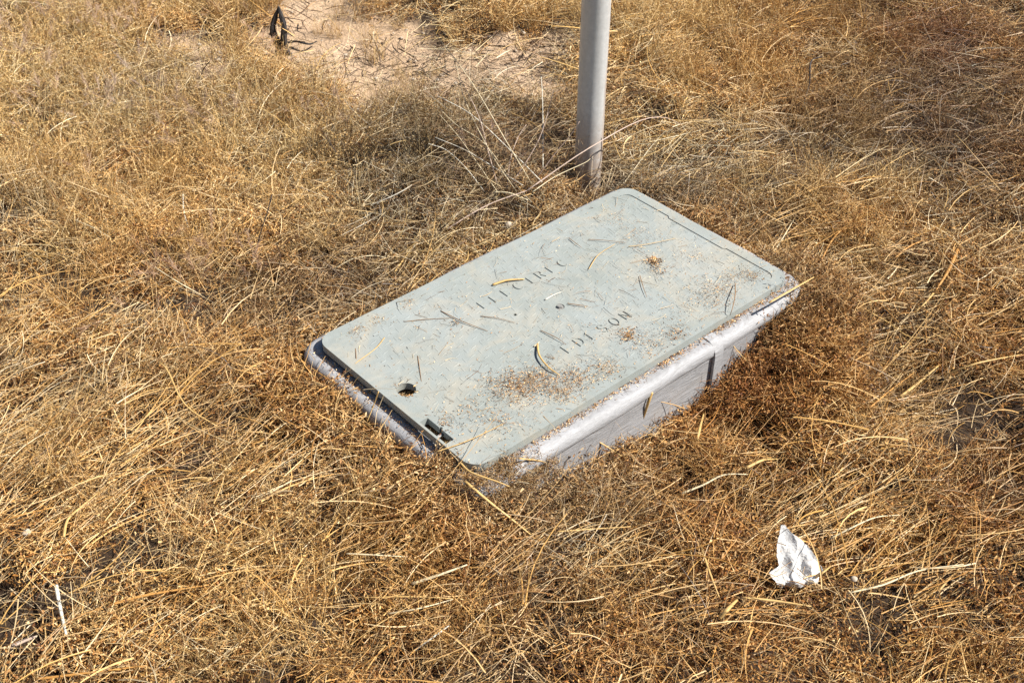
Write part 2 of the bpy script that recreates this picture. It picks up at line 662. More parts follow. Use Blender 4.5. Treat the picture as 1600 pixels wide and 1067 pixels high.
# raised letters: strokes of a simple sans capital, 1 unit high
GLY = {
    'E': [[(.55, 1), (0, 1), (0, 0), (.55, 0)], [(0, .52), (.45, .52)]],
    'L': [[(0, 1), (0, 0), (.52, 0)]],
    'C': [[(.35 + .35 * math.cos(a), .5 + .5 * math.sin(a)) for a in np.radians(np.linspace(50, 310, 13))]],
    'T': [[(0, 1), (.62, 1)], [(.31, 1), (.31, 0)]],
    'R': [[(0, 0), (0, 1), (.34, 1), (.5, .92), (.55, .76), (.5, .6), (.34, .52), (0, .52)], [(.3, .52), (.58, 0)]],
    'I': [[(.05, 1), (.05, 0)]],
    'D': [[(0, 0), (0, 1), (.3, 1), (.5, .88), (.62, .65), (.62, .35), (.5, .12), (.3, 0), (0, 0)]],
    'S': [[(.55, .82), (.42, .97), (.2, .98), (.04, .86), (.04, .68), (.18, .55), (.42, .46), (.57, .32), (.55, .13), (.4, .02), (.17, .02), (.0, .17)]],
    'O': [[(.35 + .35 * math.cos(a), .5 + .5 * math.sin(a)) for a in np.radians(np.linspace(0, 360, 21))]],
    'N': [[(0, 0), (0, 1), (.6, 0), (.6, 1)]],
}


def stroke(bm, a, b, z, wd, h):
    a, b = Vector((*a, z)), Vector((*b, z))
    t = (b - a)
    if t.length < 1e-7:
        return
    t.normalize()
    s = Vector((-t.y, t.x, 0))
    a = a - t * wd * .8
    b = b + t * wd * .8
    lo = [bm.verts.new(p) for p in (a - s * wd, b - s * wd, b + s * wd, a + s * wd)]
    k = .55
    up = Vector((0, 0, h))
    hi = [bm.verts.new(p + up) for p in (a - s * wd * k + t * wd * .4, b - s * wd * k - t * wd * .4, b + s * wd * k - t * wd * .4, a + s * wd * k + t * wd * .4)]
    bm.faces.new(hi)
    for i in range(4):
        bm.faces.new((lo[i], lo[(i + 1) % 4], hi[(i + 1) % 4], hi[i]))


def word(txt, p0, p1, hgt):
    """letters evenly from pixel-located foot of the first to foot of the last"""
    a = np.array(uv(*at(*p0, LZ)[:2]))
    b = np.array(uv(*at(*p1, LZ)[:2]))
    a[1] = b[1] = (a[1] + b[1]) / 2
    for i, ch in enumerate(txt):
        q = a + (b - a) * i / (len(txt) - 1)
        bm = bmesh.new()
        for ln in GLY[ch]:
            for s, e in zip(ln, ln[1:]):
                stroke(bm, (s[0] * hgt, s[1] * hgt), (e[0] * hgt, e[1] * hgt), 0, .0008, .0017)
        from_bm('letter', bm, M_LID, lid, (q[0], q[1], FZ), smooth=False)
    return a, b


e0, e1 = word('ELECTRIC', (759, 481), (884, 417), .0205)
d0, d1 = word('EDISON', (884, 545), (991, 503), .0205)


def tread():
    V, F = [], []
    st = .0175
    hw, hl, h = .0014, .0070, .0005
    nx, ny = int((LL - .05) / st), int((LW - .05) / st)
    for i in range(nx):
        for j in range(ny):
            cx = (i - (nx - 1) / 2) * st
            cy = (j - (ny - 1) / 2) * st
            if math.hypot(cx - HOLE[0], cy - HOLE[1]) < .034 or math.hypot(cx - BOLT[0], cy - BOLT[1]) < .022:
                continue
            if abs(cx - SLOT[0]) < .03 and abs(cy - SLOT[1]) < SLOT[3] + .018:
                continue
            if abs(cx) > LL / 2 - .034 or abs(cy) > LW / 2 - .03 or cx < -LL / 2 + .05:
                continue
            if e0[0] - .012 < cx < e1[0] + .025 and e0[1] - .006 < cy < e0[1] + .026:
                continue
            if d0[0] - .012 < cx < d1[0] + .025 and d0[1] - .006 < cy < d0[1] + .026:
                continue
            a = (math.radians(84) if (i + j) % 2 else math.radians(8))
            c, s = math.cos(a), math.sin(a)
            b = len(V)
            for (x, y, z) in ((-hl, 0, 0), (-hl * .6, -hw, 0), (hl * .6, -hw, 0), (hl, 0, 0), (hl * .6, hw, 0), (-hl * .6, hw, 0),
                              (-hl * .6, 0, h), (hl * .6, 0, h)):
                V.append((cx + x * c - y * s, cy + x * s + y * c, z + FZ))
            F += [(b, b + 1, b + 6), (b + 1, b + 2, b + 7, b + 6), (b + 2, b + 3, b + 7), (b + 3, b + 4, b + 7), (b + 4, b + 5, b + 6, b + 7), (b + 5, b, b + 6)]
    me = bpy.data.meshes.new('tread_bars')
    me.from_pydata(V, [], F)
    o = link('tread_bars', me, M_LID, lid)
    tag(o, kind='stuff')


tread()

# bolt in its recess, and the pin across the slot
bm = bmesh.new()
bmesh.ops.create_cone(bm, cap_ends=True, segments=6, radius1=.0052, radius2=.0048, depth=.004)
bmesh.ops.create_cone(bm, cap_ends=True, segments=20, radius1=.0074, radius2=.0072, depth=.0012, matrix=Matrix.Translation((0, 0, -.0022)))
from_bm('bolt', bm, M_STEEL, lid, (BOLT[0], BOLT[1], LT - .0010), smooth=False)
bm = bmesh.new()
bmesh.ops.create_cone(bm, cap_ends=True, segments=14, radius1=.0028, radius2=.0028, depth=.0225)
bmesh.ops.rotate(bm, verts=bm.verts, matrix=Matrix.Rotation(PI / 2, 3, 'Y'))
from_bm('lift_pin', bm, M_STEEL, lid, (SLOT[0], SLOT[1] - .004, .004), smooth=True)

# ------------------------------------------------------------ pole
pb = at(922, 268, 0)


def make_pole():
    t = bpy.data.objects.new('metal_pole', None)
    COL.objects.link(t)
    t.location = (pb[0], pb[1] + .02, float(H(pb[0], pb[1])))
    tag(t, 'dull grey galvanised round pole standing in the weeds behind the box', 'pole')
    bm = bmesh.new()
    zs = [-.25, 0, .05, .1, .2, .3, .4, .5, .62, .75]
    tube(bm, [(.0015 * math.sin(z * 2.2), 0, z) for z in zs], .0302, 40, False)
    from_bm('tube', bm, M_POLE, t)
    bm = bmesh.new()
    bmesh.ops.create_uvsphere(bm, u_segments=28, v_segments=10, radius=.033, matrix=Matrix.Translation((0, 0, .75)) @ Matrix.Diagonal((1, 1, .45, 1)))
    from_bm('cap', bm, M_STEEL, t)
    return t


pole = make_pole()


# ------------------------------------------------------------ plant pieces
class Bits:
    def __init__(self):
        self.V, self.F, self.C, self.n = [], [], [], 0

    def add(self, V, F, C):
        """V (k,3); F list; C (3,) or (k,3)"""
        self.V.append(V)
        self.F += [tuple(i + self.n for i in f) for f in F]
        C = np.asarray(C, float)
        self.C.append(np.broadcast_to(C, (len(V), 3)) if C.ndim == 1 else C)
        self.n += len(V)

    def mesh(self, name, mat):
        V = np.concatenate(self.V)
        C = np.concatenate(self.C)
        me = bpy.data.meshes.new(name)
        me.from_pydata(V.tolist(), [], self.F)
        a = me.attributes.new('tint', 'FLOAT_COLOR', 'POINT')
        c4 = np.ones((len(V), 4), np.float32)
        c4[:, :3] = C
        a.data.foreach_set('color', c4.ravel())
        me.materials.append(mat)
        return me


def unit(v):
    return v / (np.linalg.norm(v) + 1e-12)


def rdir(zs=1.0):
    v = rng.normal(size=3)
    v[2] *= zs
    return unit(v)


BROWN = np.array([(.30, .15, .055), (.46, .25, .10), (.62, .39, .17), (.14, .062, .026), (.78, .55, .28), (.06, .028, .014), (.90, .72, .46)])
BRW = np.array([.14, .17, .19, .13, .16, .10, .11])
STRAW = np.array([(.74, .53, .26), (.82, .64, .37), (.60, .38, .15), (.90, .78, .55), (.46, .27, .11)])
STW = np.array([.3, .27, .18, .13, .12])
GOLD = np.array([(.66, .47, .23), (.78, .59, .32), (.48, .30, .13), (.88, .72, .46), (.26, .15, .075)])


def pick(P, W=None):
    return P[rng.choice(len(P), p=W)] * rng.uniform(.85, 1.12)


FLAKE_F = [(0, 1, 3, 2), (2, 3, 4)]


def flake(B, c, ln, wd, col, zs=.8):
    t = rdir(zs)
    s = unit(np.cross(t, rdir()))
    n = np.cross(s, t)
    cu = rng.uniform(-.5, .5) * ln
    V = np.array([c - t * ln * .5 - s * wd * .3, c - t * ln * .5 + s * wd * .3,
                  c + n * cu - s * wd * .5, c + n * cu + s * wd * .5, c + t * ln * .5])
    B.add(V, FLAKE_F, col)


def strip(B, pts, wd, col, col2=None, vee=.35):
    """thin V-folded blade along a path"""
    pts = np.asarray(pts)
    k = len(pts)
    T = np.gradient(pts, axis=0)
    T /= np.linalg.norm(T, axis=1)[:, None] + 1e-12
    r = rdir(.5)
    S = np.cross(T, r)
    S /= np.linalg.norm(S, axis=1)[:, None] + 1e-12
    Nn = np.cross(S, T)
    tap = np.linspace(1, .35, k)[:, None] * wd * .5
    V = np.stack([pts - S * tap, pts + Nn * tap * vee * 2, pts + S * tap], 1).reshape(-1, 3)
    F = []
    for i in range(k - 1):
        a = i * 3
        F += [(a, a + 1, a + 4, a + 3), (a + 1, a + 2, a + 5, a + 4)]
    C = col if col2 is None else np.repeat(col + (col2 - col) * np.linspace(0, 1, k)[:, None], 3, 0)
    B.add(V, F, C)


def curve_pts(p, d, ln, k, bend, droop=0.0):
    """walk from p in direction d, bending at random"""
    pts = [np.array(p, float)]
    b = rdir(.4) * bend
    d = unit(np.array(d, float))
    for i in range(k - 1):
        d = unit(d + b / k + np.array([0, 0, -droop / k]))
        pts.append(pts[-1] + d * ln / (k - 1))
    return pts


def crumb(R, thick, nf, nt_, name, pal=BROWN, W=BRW, fl=(.0035, .0090)):
    B = Bits()
    # small branchlets with flakes along them, then loose flakes
    for i in range(nt_):
        r = R * math.sqrt(rng.random())
        a = rng.uniform(0, 2 * PI)
        top = thick * (1 - .5 * (r / R) ** 2)
        p = np.array([r * math.cos(a), r * math.sin(a), rng.uniform(0, .6) * top])
        ln = rng.uniform(.025, .075)
        d = np.array([rng.normal(), rng.normal(), rng.uniform(-.1, .9)])
        P = curve_pts(p, d, ln, 4, 1.4, .5)
        c = pick(pal, W) * .8
        strip(B, P, rng.uniform(.0008, .0014), c)
        for q in range(rng.integers(4, 9)):
            t = rng.uniform(0, 2.999)
            k = int(t)
            c0 = P[k] + (P[k + 1] - P[k]) * (t - k)
            flake(B, c0 + rng.normal(size=3) * .0022, rng.uniform(*fl), rng.uniform(.0014, .0030), pick(pal, W))
    for i in range(nf):
        r = R * math.sqrt(rng.random())
        a = rng.uniform(0, 2 * PI)
        top = thick * (1 - .55 * (r / R) ** 2)
        z = top * rng.random() ** .6
        flake(B, np.array([r * math.cos(a), r * math.sin(a), z]), rng.uniform(*fl), rng.uniform(.0014, .0032), pick(pal, W))
    # short pale fibres
    for i in range(int(nt_ * 1.1)):
        r = R * math.sqrt(rng.random())
        a = rng.uniform(0, 2 * PI)
        p = np.array([r * math.cos(a), r * math.sin(a), rng.uniform(.3, 1.0) * thick])
        strip(B, curve_pts(p, rdir(.35), rng.uniform(.02, .06), 3, 1.2), rng.uniform(.0009, .0016), pick(STRAW, STW) * 1.2)
    return B.mesh(name, M_CRUMB)


def bundle(n, L, spread, ang, name, wr=(.0010, .0027), hz=.040, pal=STRAW, W=STW):
    B = Bits()
    for i in range(n):
        a = rng.normal(0, ang)
        ln = rng.uniform(*L)
        p = np.array([rng.uniform(-.5, .1) * ln, rng.normal(0, spread), rng.uniform(.008, hz)])
        d = np.array([math.cos(a), math.sin(a), rng.uniform(-.03, .15)])
        c = pick(pal, W)
        strip(B, curve_pts(p, d, ln, 7, .5, .35), rng.uniform(*wr), c, c * rng.uniform(.8, 1.25))
    return B.mesh(name, M_STRAW)


def tuft(n, hgt, R, lean, name, pal=GOLD, W=None, wr=(.0009, .0018), seeds=.5):
    B = Bits()
    for i in range(n):
        r = R * math.sqrt(rng.random())
        a = rng.uniform(0, 2 * PI)
        p = np.array([r * math.cos(a), r * math.sin(a), 0])
        d = np.array([rng.normal(0, .28) + lean, rng.normal(0, .28), 1])
        ln = rng.uniform(*hgt)
        P = curve_pts(p, d, ln, 6, .7, .4)
        c = pick(pal, W)
        strip(B, P, rng.uniform(*wr), c * .85, c * 1.1)
        if rng.random() < seeds:
            for q in range(rng.integers(3, 8)):
                flake(B, P[-1] + (P[-2] - P[-1]) * rng.random() + rng.normal(size=3) * .002, rng.uniform(.004, .009), rng.uniform(.0008, .0018), pick(pal, W) * 1.05, 1.5)
    return B.mesh(name, M_GRASS)


def plume(n, name):
    """soft greyish pink brome heads"""
    B = Bits()
    pal = np.array([(.58, .42, .37), (.68, .52, .46), (.48, .34, .30), (.74, .62, .54)])
    for i in range(n):
        a = rng.uniform(0, 2 * PI)
        p = np.array([.03 * math.cos(a) * rng.random(), .03 * math.sin(a) * rng.random(), 0])
        d = np.array([rng.normal(0, .3), rng.normal(0, .3), 1])
        P = curve_pts(p, d, rng.uniform(.09, .17), 6, .6, .5)
        strip(B, P, .0009, pick(GOLD))
        ax = unit(P[-1] - P[-2])
        for q in range(34):
            t = rng.random()
            c0 = P[-1] - ax * .045 * t
            dd = unit(ax + rng.normal(size=3) * .4)
            strip(B, [c0, c0 + dd * .012, c0 + dd * rng.uniform(.018, .028)], .0008, pick(pal))
    return B.mesh(name, M_GRASS)


def loose(n, name, pal=STRAW, W=STW, L=(.05, .2), wr=(.0009, .0022), mat=None, z=(.02, .045)):
    B = Bits()
    for i in range(n):
        p = np.array([rng.normal(0, .04), rng.normal(0, .04), rng.uniform(*z)])
        d = rdir(.18)
        d[2] = abs(d[2])
        c = pick(pal, W)
        strip(B, curve_pts(p, d, rng.uniform(*L), 6, .9, .4), rng.uniform(*wr), c, c * rng.uniform(.8, 1.2))
    return B.mesh(name, mat or M_STRAW)


# prototype meshes live in collections that are not part of the scene
def proto_col(name, meshes):
    c = bpy.data.collections.new(name)
    for i, me in enumerate(meshes):
        o = bpy.data.objects.new(f'{name}_{i:02d}', me)
        c.objects.link(o)
    return c


RUST = np.array([(.36, .17, .055), (.52, .28, .095), (.18, .075, .028), (.70, .43, .17), (.08, .035, .018), (.80, .56, .27)])
C_CRUMB = proto_col('a_crumb', [crumb(.042, .042, 170, 30, f'crumb{i}') for i in range(9)] +
                    [crumb(.042, .044, 180, 30, f'crumbr{i}', RUST, None) for i in range(3)])
C_SMALL = proto_col('a_small', [crumb(.034, .028, 120, 20, f'smallcrumb{i}') for i in range(4)])
C_BUND = proto_col('a_bund', [bundle(18, (.10, .28), .035, .16, f'bundle{i}') for i in range(5)])
C_TUFT = proto_col('a_tuft', [tuft(52, (.06, .15), .04, .25, f'tuft{i}') for i in range(4)])
C_PLUME = proto_col('a_plume', [plume(7, f'plume{i}') for i in range(3)])
C_LOOSE = proto_col('a_loose', [loose(5, f'loose{i}', np.array([(.84, .66, .38), (.90, .76, .50), (.70, .48, .20), (.94, .86, .68), (.50, .30, .12)]), None, (.04, .16), (.0011, .0027), z=(.028, .058)) for i in range(8)])
C_PALE = proto_col('a_pale', [loose(6, f'palefib{i}', np.array([(.90, .80, .60), (.82, .70, .48), (.70, .58, .42)]), None, (.03, .10), (.0008, .0016), z=(.03, .055)) for i in range(4)])
C_DARKT = proto_col('a_darkt', [loose(9, f'darktw{i}', np.array([(.06, .045, .035), (.12, .08, .055), (.2, .14, .1)]), None, (.02, .09), (.0016, .0040), M_DARK, (.002, .010)) for i in range(4)])


def tangle(R_, thick, n, name):
    B = Bits()
    pal = np.array([(.80, .66, .44), (.62, .46, .27), (.40, .26, .14), (.18, .11, .065), (.09, .055, .035), (.70, .60, .46)])
    for i in range(n):
        r = R_ * math.sqrt(rng.random())
        a = rng.uniform(0, 2 * PI)
        p = np.array([r * math.cos(a), r * math.sin(a), rng.uniform(.1, 1) * thick])
        d = rdir(.35)
        c = pick(pal, [.2, .22, .2, .16, .1, .12])
        P = curve_pts(p, d, rng.uniform(.03, .12), 6, rng.uniform(.4, 2.2), .3)
        strip(B, P, rng.uniform(.0009, .0019), c)
        if rng.random() < .4:
            k = rng.integers(1, 5)
            strip(B, curve_pts(P[k], rdir(.6), rng.uniform(.01, .03), 3, 1), .0009, c * .9)
    return B.mesh(name, M_STRAW)


C_TANG = proto_col('a_tang', [tangle(.08, .05, 80, f'tangle{i}') for i in range(5)])


def stone_mesh(i):
    bm = bmesh.new()
    bmesh.ops.create_icosphere(bm, subdivisions=1, radius=1)
    for v in bm.verts:
        v.co *= 1 + .25 * noise.noise(v.co * 1.3 + Vector((i * 7, 0, 0)))
        v.co.z *= .6
    me = bpy.data.meshes.new(f'grit{i}')
    bm.to_mesh(me)
    bm.free()
    me.materials.append(M_STONE)
    return me


C_GRIT = proto_col('a_grit', [stone_mesh(i) for i in range(4)])


def blob(x, y, px, py, r):
    c = at(px, py)
    return np.exp(-((x - c[0]) ** 2 + (y - c[1]) ** 2) / (r * r))


def zone(x, y):
    """the kinds of weed differ in colour from place to place: rusty, gold, grey; some shade is painted in too"""
    rust = sum(blob(x, y, *q) for q in ((1480, 520, .35), (1250, 640, .22), (1180, 900, .3), (150, 960, .3), (380, 620, .25), (1460, 90, .5), (230, 700, .2), (1500, 1000, .3), (700, 980, .2), (130, 480, .15)))
    gold = sum(blob(x, y, *q) for q in ((180, 330, .30), (420, 300, .2), (60, 160, .4), (300, 60, .5), (520, 930, .16), (1090, 60, .35), (1150, 180, .3), (1330, 340, .15), (900, 40, .3), (700, 30, .3)))
    grey = sum(blob(x, y, *q) for q in ((720, 200, .22), (1000, 330, .2), (600, 270, .10), (640, 330, .12), (850, 790, .14), (520, 480, .12), (1230, 480, .1), (1330, 220, .2), (1500, 160, .3), (230, 130, .15), (60, 330, .12)))
    n = vnoise(x, y, .12, 300)
    rust, gold, grey = [np.clip(v, 0, 1)[:, None] for v in (rust * (.5 + n), gold * (1.4 - n), grey * (.6 + n * .8))]
    c = rust * np.array([-.02, -.13, -.28]) + gold * np.array([.26, .22, .12]) + grey * np.array([-.26, -.22, -.12])
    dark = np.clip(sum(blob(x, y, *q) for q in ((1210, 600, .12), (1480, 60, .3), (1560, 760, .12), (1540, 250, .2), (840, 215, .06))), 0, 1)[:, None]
    c = c + dark * np.array([-.22, -.28, -.32])      # dark reddish-brown brush, and shade painted in by the box front and pole
    c = c - .02 - .26 * vnoise(x, y, .07, 310)[:, None]
    return np.clip(c, -.6, .3)


def scatter(name, col, P, rot, scl, label):
    """P (n,3), rot (n,3) euler, scl (n,)"""
    me = bpy.data.meshes.new(name)
    me.from_pydata(np.asarray(P).tolist(), [], [])
    a = me.attributes.new('rot', 'FLOAT_VECTOR', 'POINT')
    a.data.foreach_set('vector', np.asarray(rot, np.float32).ravel())
    a = me.attributes.new('scl', 'FLOAT', 'POINT')
    a.data.foreach_set('value', np.asarray(scl, np.float32))
    a = me.attributes.new('idx', 'INT', 'POINT')
    a.data.foreach_set('value', rng.integers(0, 1000, len(P)).astype(np.int32))
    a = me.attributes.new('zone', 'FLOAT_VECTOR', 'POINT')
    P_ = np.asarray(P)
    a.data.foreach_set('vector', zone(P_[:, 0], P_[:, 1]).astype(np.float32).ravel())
    o = link(name, me)
    ng = bpy.data.node_groups.new(name, 'GeometryNodeTree')
    ng.interface.new_socket('Geometry', in_out='INPUT', socket_type='NodeSocketGeometry')
    ng.interface.new_socket('Geometry', in_out='OUTPUT', socket_type='NodeSocketGeometry')
    nd = ng.nodes
    gi, go = nd.new('NodeGroupInput'), nd.new('NodeGroupOutput')
    ci = nd.new('GeometryNodeCollectionInfo')
    ci.inputs['Collection'].default_value = col
    ci.inputs['Separate Children'].default_value = True
    ci.inputs['Reset Children'].default_value = True
    ip = nd.new('GeometryNodeInstanceOnPoints')
    ip.inputs['Pick Instance'].default_value = True

    def attr(nm, typ):
        n = nd.new('GeometryNodeInputNamedAttribute')
        n.data_type = typ
        n.inputs['Name'].default_value = nm
        return n.outputs['Attribute']
    e2r = nd.new('FunctionNodeEulerToRotation')
    ng.links.new(attr('rot', 'FLOAT_VECTOR'), e2r.inputs[0])
    ng.links.new(gi.outputs[0], ip.inputs['Points'])
    ng.links.new(ci.outputs[0], ip.inputs['Instance'])
    ng.links.new(attr('idx', 'INT'), ip.inputs['Instance Index'])
    ng.links.new(e2r.outputs[0], ip.inputs['Rotation'])
    ng.links.new(attr('scl', 'FLOAT'), ip.inputs['Scale'])
    ng.links.new(ip.outputs[0], go.inputs[0])
    m = o.modifiers.new('grow', 'NODES')
    m.node_group = ng
    tag(o, label, kind='stuff')
    return o


def grid(x0, x1, y0, y1, s, jit=.5):
    gx, gy = np.meshgrid(np.arange(x0, x1, s), np.arange(y0, y1, s), indexing='ij')
    x = gx.ravel() + rng.uniform(-jit, jit, gx.size) * s
    y = gy.ravel() + rng.uniform(-jit, jit, gx.size) * s
    return x, y


def near(x, y, c, r):
    return np.exp(-((x - c[0]) ** 2 + (y - c[1]) ** 2) / (r * r))


def flow(x, y):
    """the way the flattened straw lies (angle from +X in plan)"""
    a = math.radians(33) + (vnoise(x, y, .8, 40) - .5) * .9
    # the grass on the far left is blown over the other way
    L = near(x, y, at(220, 260), .75) + near(x, y, at(600, 180), .45)
    return a + np.clip(L, 0, 1) * math.radians(92)


def euler(n, x, y, az, tilt=.12):
    return np.stack([rng.normal(0, tilt, n), rng.normal(0, tilt, n), az], 1)


X0, X1, Y0, Y1 = -2.6, 2.6, .35, 4.6


def sel(x, y, p, dmin):
    k = (rng.random(x.size) < p * (1 - .80 * pit(x, y))) & (box_dist(x, y) > dmin) & (np.hypot(x - pb[0], (y - pb[1] + .02) * .8) > .055)
    return x[k], y[k]


# matted weed carpet
x, y = grid(X0, X1, Y0, Y1, .046)
p = 1 - 1.0 * np.clip(bare(x, y) * 1.15, 0, 1)
p *= np.where(vnoise(x, y, .08, 50) < .34, .12, .95)
x, y = sel(x, y, p, .028)
scl = .8 + .5 * vnoise(x, y, .2, 60)
z = H(x, y) - .010 + (vnoise(x, y, .085, 70) - .5) * .060
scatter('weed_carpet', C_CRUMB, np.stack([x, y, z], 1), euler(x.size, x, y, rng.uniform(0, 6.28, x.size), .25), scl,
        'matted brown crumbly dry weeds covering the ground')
# small pieces hugging the box
x, y = grid(-.8, 1.0, .9, 2.7, .021)
d = box_dist(x, y)
k = (d > np.where(uv(x, y)[1] > .2, .016, .004)) & (d < .085)
x, y = x[k], y[k]
u, v = uv(x, y)
k = rng.random(x.size) < np.where(v > .2, .7, .8)
x, y = x[k], y[k]
scatter('weed_edge', C_SMALL, np.stack([x, y, H(x, y) + .002 + rng.uniform(-.006, .012, x.size)], 1),
        euler(x.size, x, y, rng.uniform(0, 6.28, x.size), .3), rng.uniform(.8, 1.3, x.size),
        'crumbled dry weeds heaped against the sides of the box')
# the taller heap that leans on the front of the box at its right
hx_, hy_ = at(1205, 575, 0)[:2]
n = 210
a = rng.uniform(0, 6.28, n)
r = np.sqrt(rng.random(n))
x, y = hx_ + .02 + .12 * r * np.cos(a), hy_ - .0 + .10 * r * np.sin(a)
k = box_dist(x, y) > .02
k &= pit(x, y) < .45
x, y, r = x[k], y[k], r[k]
z = H(x, y) + .02 + rng.random(x.size) * .06 * (1 - r * .7)
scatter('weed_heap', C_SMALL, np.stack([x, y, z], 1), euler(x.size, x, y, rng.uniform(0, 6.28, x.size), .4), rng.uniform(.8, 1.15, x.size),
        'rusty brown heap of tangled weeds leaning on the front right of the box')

ex_, ey_ = at(1250, 490, 0)[:2]
n = 200
a = rng.uniform(0, 6.28, n)
r = np.sqrt(rng.random(n))
x, y = ex_ + .10 * r * np.cos(a), ey_ + .13 * r * np.sin(a)
k = box_dist(x, y) > -.012
x, y, r = x[k], y[k], r[k]
m_ = 90
bu = rng.uniform(.29, LL / 2 + CM + .01, m_)
bv = -LW / 2 - CM - rng.uniform(-.012, .03, m_)
bx_, by_ = BC[0] + EX[0] * bu + EY[0] * bv, BC[1] + EX[1] * bu + EY[1] * bv
bz_ = rng.uniform(.0, 1, m_) * np.clip((bu - .25) / .12, .2, 1) * .05 - .005
scatter('weed_drape', C_SMALL, np.stack([bx_, by_, bz_], 1), euler(m_, bx_, by_, rng.uniform(0, 6.28, m_), .5), rng.uniform(.7, 1.0, m_),
        'dead weeds draped against the front right corner of the collar')
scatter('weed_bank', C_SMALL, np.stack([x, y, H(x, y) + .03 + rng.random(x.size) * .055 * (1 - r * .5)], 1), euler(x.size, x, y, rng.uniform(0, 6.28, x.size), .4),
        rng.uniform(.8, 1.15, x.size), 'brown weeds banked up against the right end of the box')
# crumbs spilling over the near corner of the collar
cx_, cy_ = at(760, 752, .06)[:2]
n = 60
x = cx_ + rng.normal(0, .05, n)
y = cy_ + rng.normal(0, .018, n) + np.abs(x - cx_) * .55 * np.where(x > cx_, .9, 1)
k = (box_dist(x, y) > -.022) & (box_dist(x, y) < .03)
x, y = x[k], y[k]
scatter('weed_spill', C_SMALL, np.stack([x, y, np.where(box_dist(x, y) < -.004, COLLAR_TOP - .006, COLLAR_TOP - .03)], 1), euler(x.size, x, y, rng.uniform(0, 6.28, x.size), .3),
        rng.uniform(.35, .7, x.size), 'loose dry weed spilling over the near corner of the collar')

# tangles of thin dead stems, thickest round the box and the pole
x, y = grid(X0, X1, Y0, Y1, .065)
tp = (.22 + .8 * near(x, y, at(720, 220), .3) + .8 * near(x, y, at(1000, 320), .25) + .7 * near(x, y, at(600, 380), .25) + .8 * near(x, y, at(850, 800), .22)
      + .7 * near(x, y, at(1280, 480), .25) + .9 * near(x, y, at(1450, 150), .5) + .6 * near(x, y, at(520, 640), .18) + .5 * near(x, y, at(200, 160), .25))
x, y = sel(x, y, tp * (1 - bare(x, y)) * (.5 + .8 * vnoise(x, y, .12, 85)), .035)
scatter('stem_tangle', C_TANG, np.stack([x, y, H(x, y) + rng.uniform(-.01, .008, x.size)], 1), euler(x.size, x, y, rng.uniform(0, 6.28, x.size), .2),
        rng.uniform(.7, 1.2, x.size), 'tangled thin dead stems, pale and dark, over the weeds')
# flattened straw
x, y = grid(X0, X1, Y0, Y1, .062)
sp = (.07 + .9 * near(x, y, at(1480, 620), .3) + .6 * near(x, y, at(1380, 860), .2) + .4 * near(x, y, at(60, 680), .28)
      + .5 * near(x, y, at(300, 780), .28) + .9 * near(x, y, at(680, 830), .10) + .2 * near(x, y, at(900, 880), .3) + .12 * near(x, y, at(1120, 300), .25)
      + .2 * near(x, y, at(1300, 480), .3))
sp *= (1 - bare(x, y)) * (.1 + 1.5 * vnoise(x, y, .13, 80))
x, y = sel(x, y, sp, .045)
scatter('flattened_straw', C_BUND, np.stack([x, y, H(x, y) + .008 + rng.uniform(-.012, .012, x.size)], 1),
        euler(x.size, x, y, flow(x, y) + rng.normal(0, .22, x.size), .07), rng.uniform(.6, 1.1, x.size),
        'golden straw lying flattened in streaks over the weeds')
# loose single straws
x, y = grid(X0, X1, Y0, Y1, .07)
x, y = sel(x, y, .95 * (1 - .85 * bare(x, y)) * (.35 + vnoise(x, y, .15, 95)), .03)
scatter('loose_straw', C_LOOSE, np.stack([x, y, H(x, y) + .004], 1),
        euler(x.size, x, y, rng.uniform(0, 6.28, x.size), .15), rng.uniform(.6, 1.15, x.size), 'scattered single straws lying every way on the weeds')
x, y = grid(X0, X1, Y0, Y1, .05)
x, y = sel(x, y, .85 * (1 - .8 * bare(x, y)) * (.3 + vnoise(x, y, .2, 90)), .03)
scatter('pale_fibres', C_PALE, np.stack([x, y, H(x, y) + .006], 1),
        euler(x.size, x, y, rng.uniform(0, 6.28, x.size), .2), rng.uniform(.6, 1.2, x.size), 'fine pale broken grass stems caught in the weeds')
# upright fine grass
x, y = grid(X0, X1, Y0, Y1, .055)
gp = (1.0 * near(x, y, at(160, 300), .42) + .9 * near(x, y, at(420, 270), .22) + .8 * near(x, y, at(60, 120), .5) + .75 * near(x, y, at(330, 90), .5)
      + .6 * near(x, y, at(1100, 60), .4) + .5 * near(x, y, at(1300, 330), .16) + .55 * near(x, y, at(520, 950), .22) + .4 * near(x, y, at(600, 180), .4)
      + .3 * near(x, y, at(1180, 200), .3) + .5 * near(x, y, at(900, 30), .15) + .06)
gp *= (1 - bare(x, y)) * (.2 + 1.3 * vnoise(x, y, .16, 100))
x, y = sel(x, y, gp, .08)
scatter('fine_dry_grass', C_TUFT, np.stack([x, y, H(x, y) + .004], 1),
        euler(x.size, x, y, rng.normal(-.6, 1.0, x.size), .2), rng.uniform(.6, 1.05, x.size), 'fine pale gold grass standing in tufts among the weeds')
# sparse tufts on the bare soil
x, y = grid(X0, X1, 2.6, Y1, .11)
x, y = sel(x, y, .6 * (bare(x, y) > .35), .1)
scatter('sparse_grass', C_TUFT, np.stack([x, y, H(x, y)], 1),
        euler(x.size, x, y, rng.uniform(0, 6.28, x.size), .1), rng.uniform(.35, .75, x.size), 'small gold tufts of grass on the bare sandy soil')
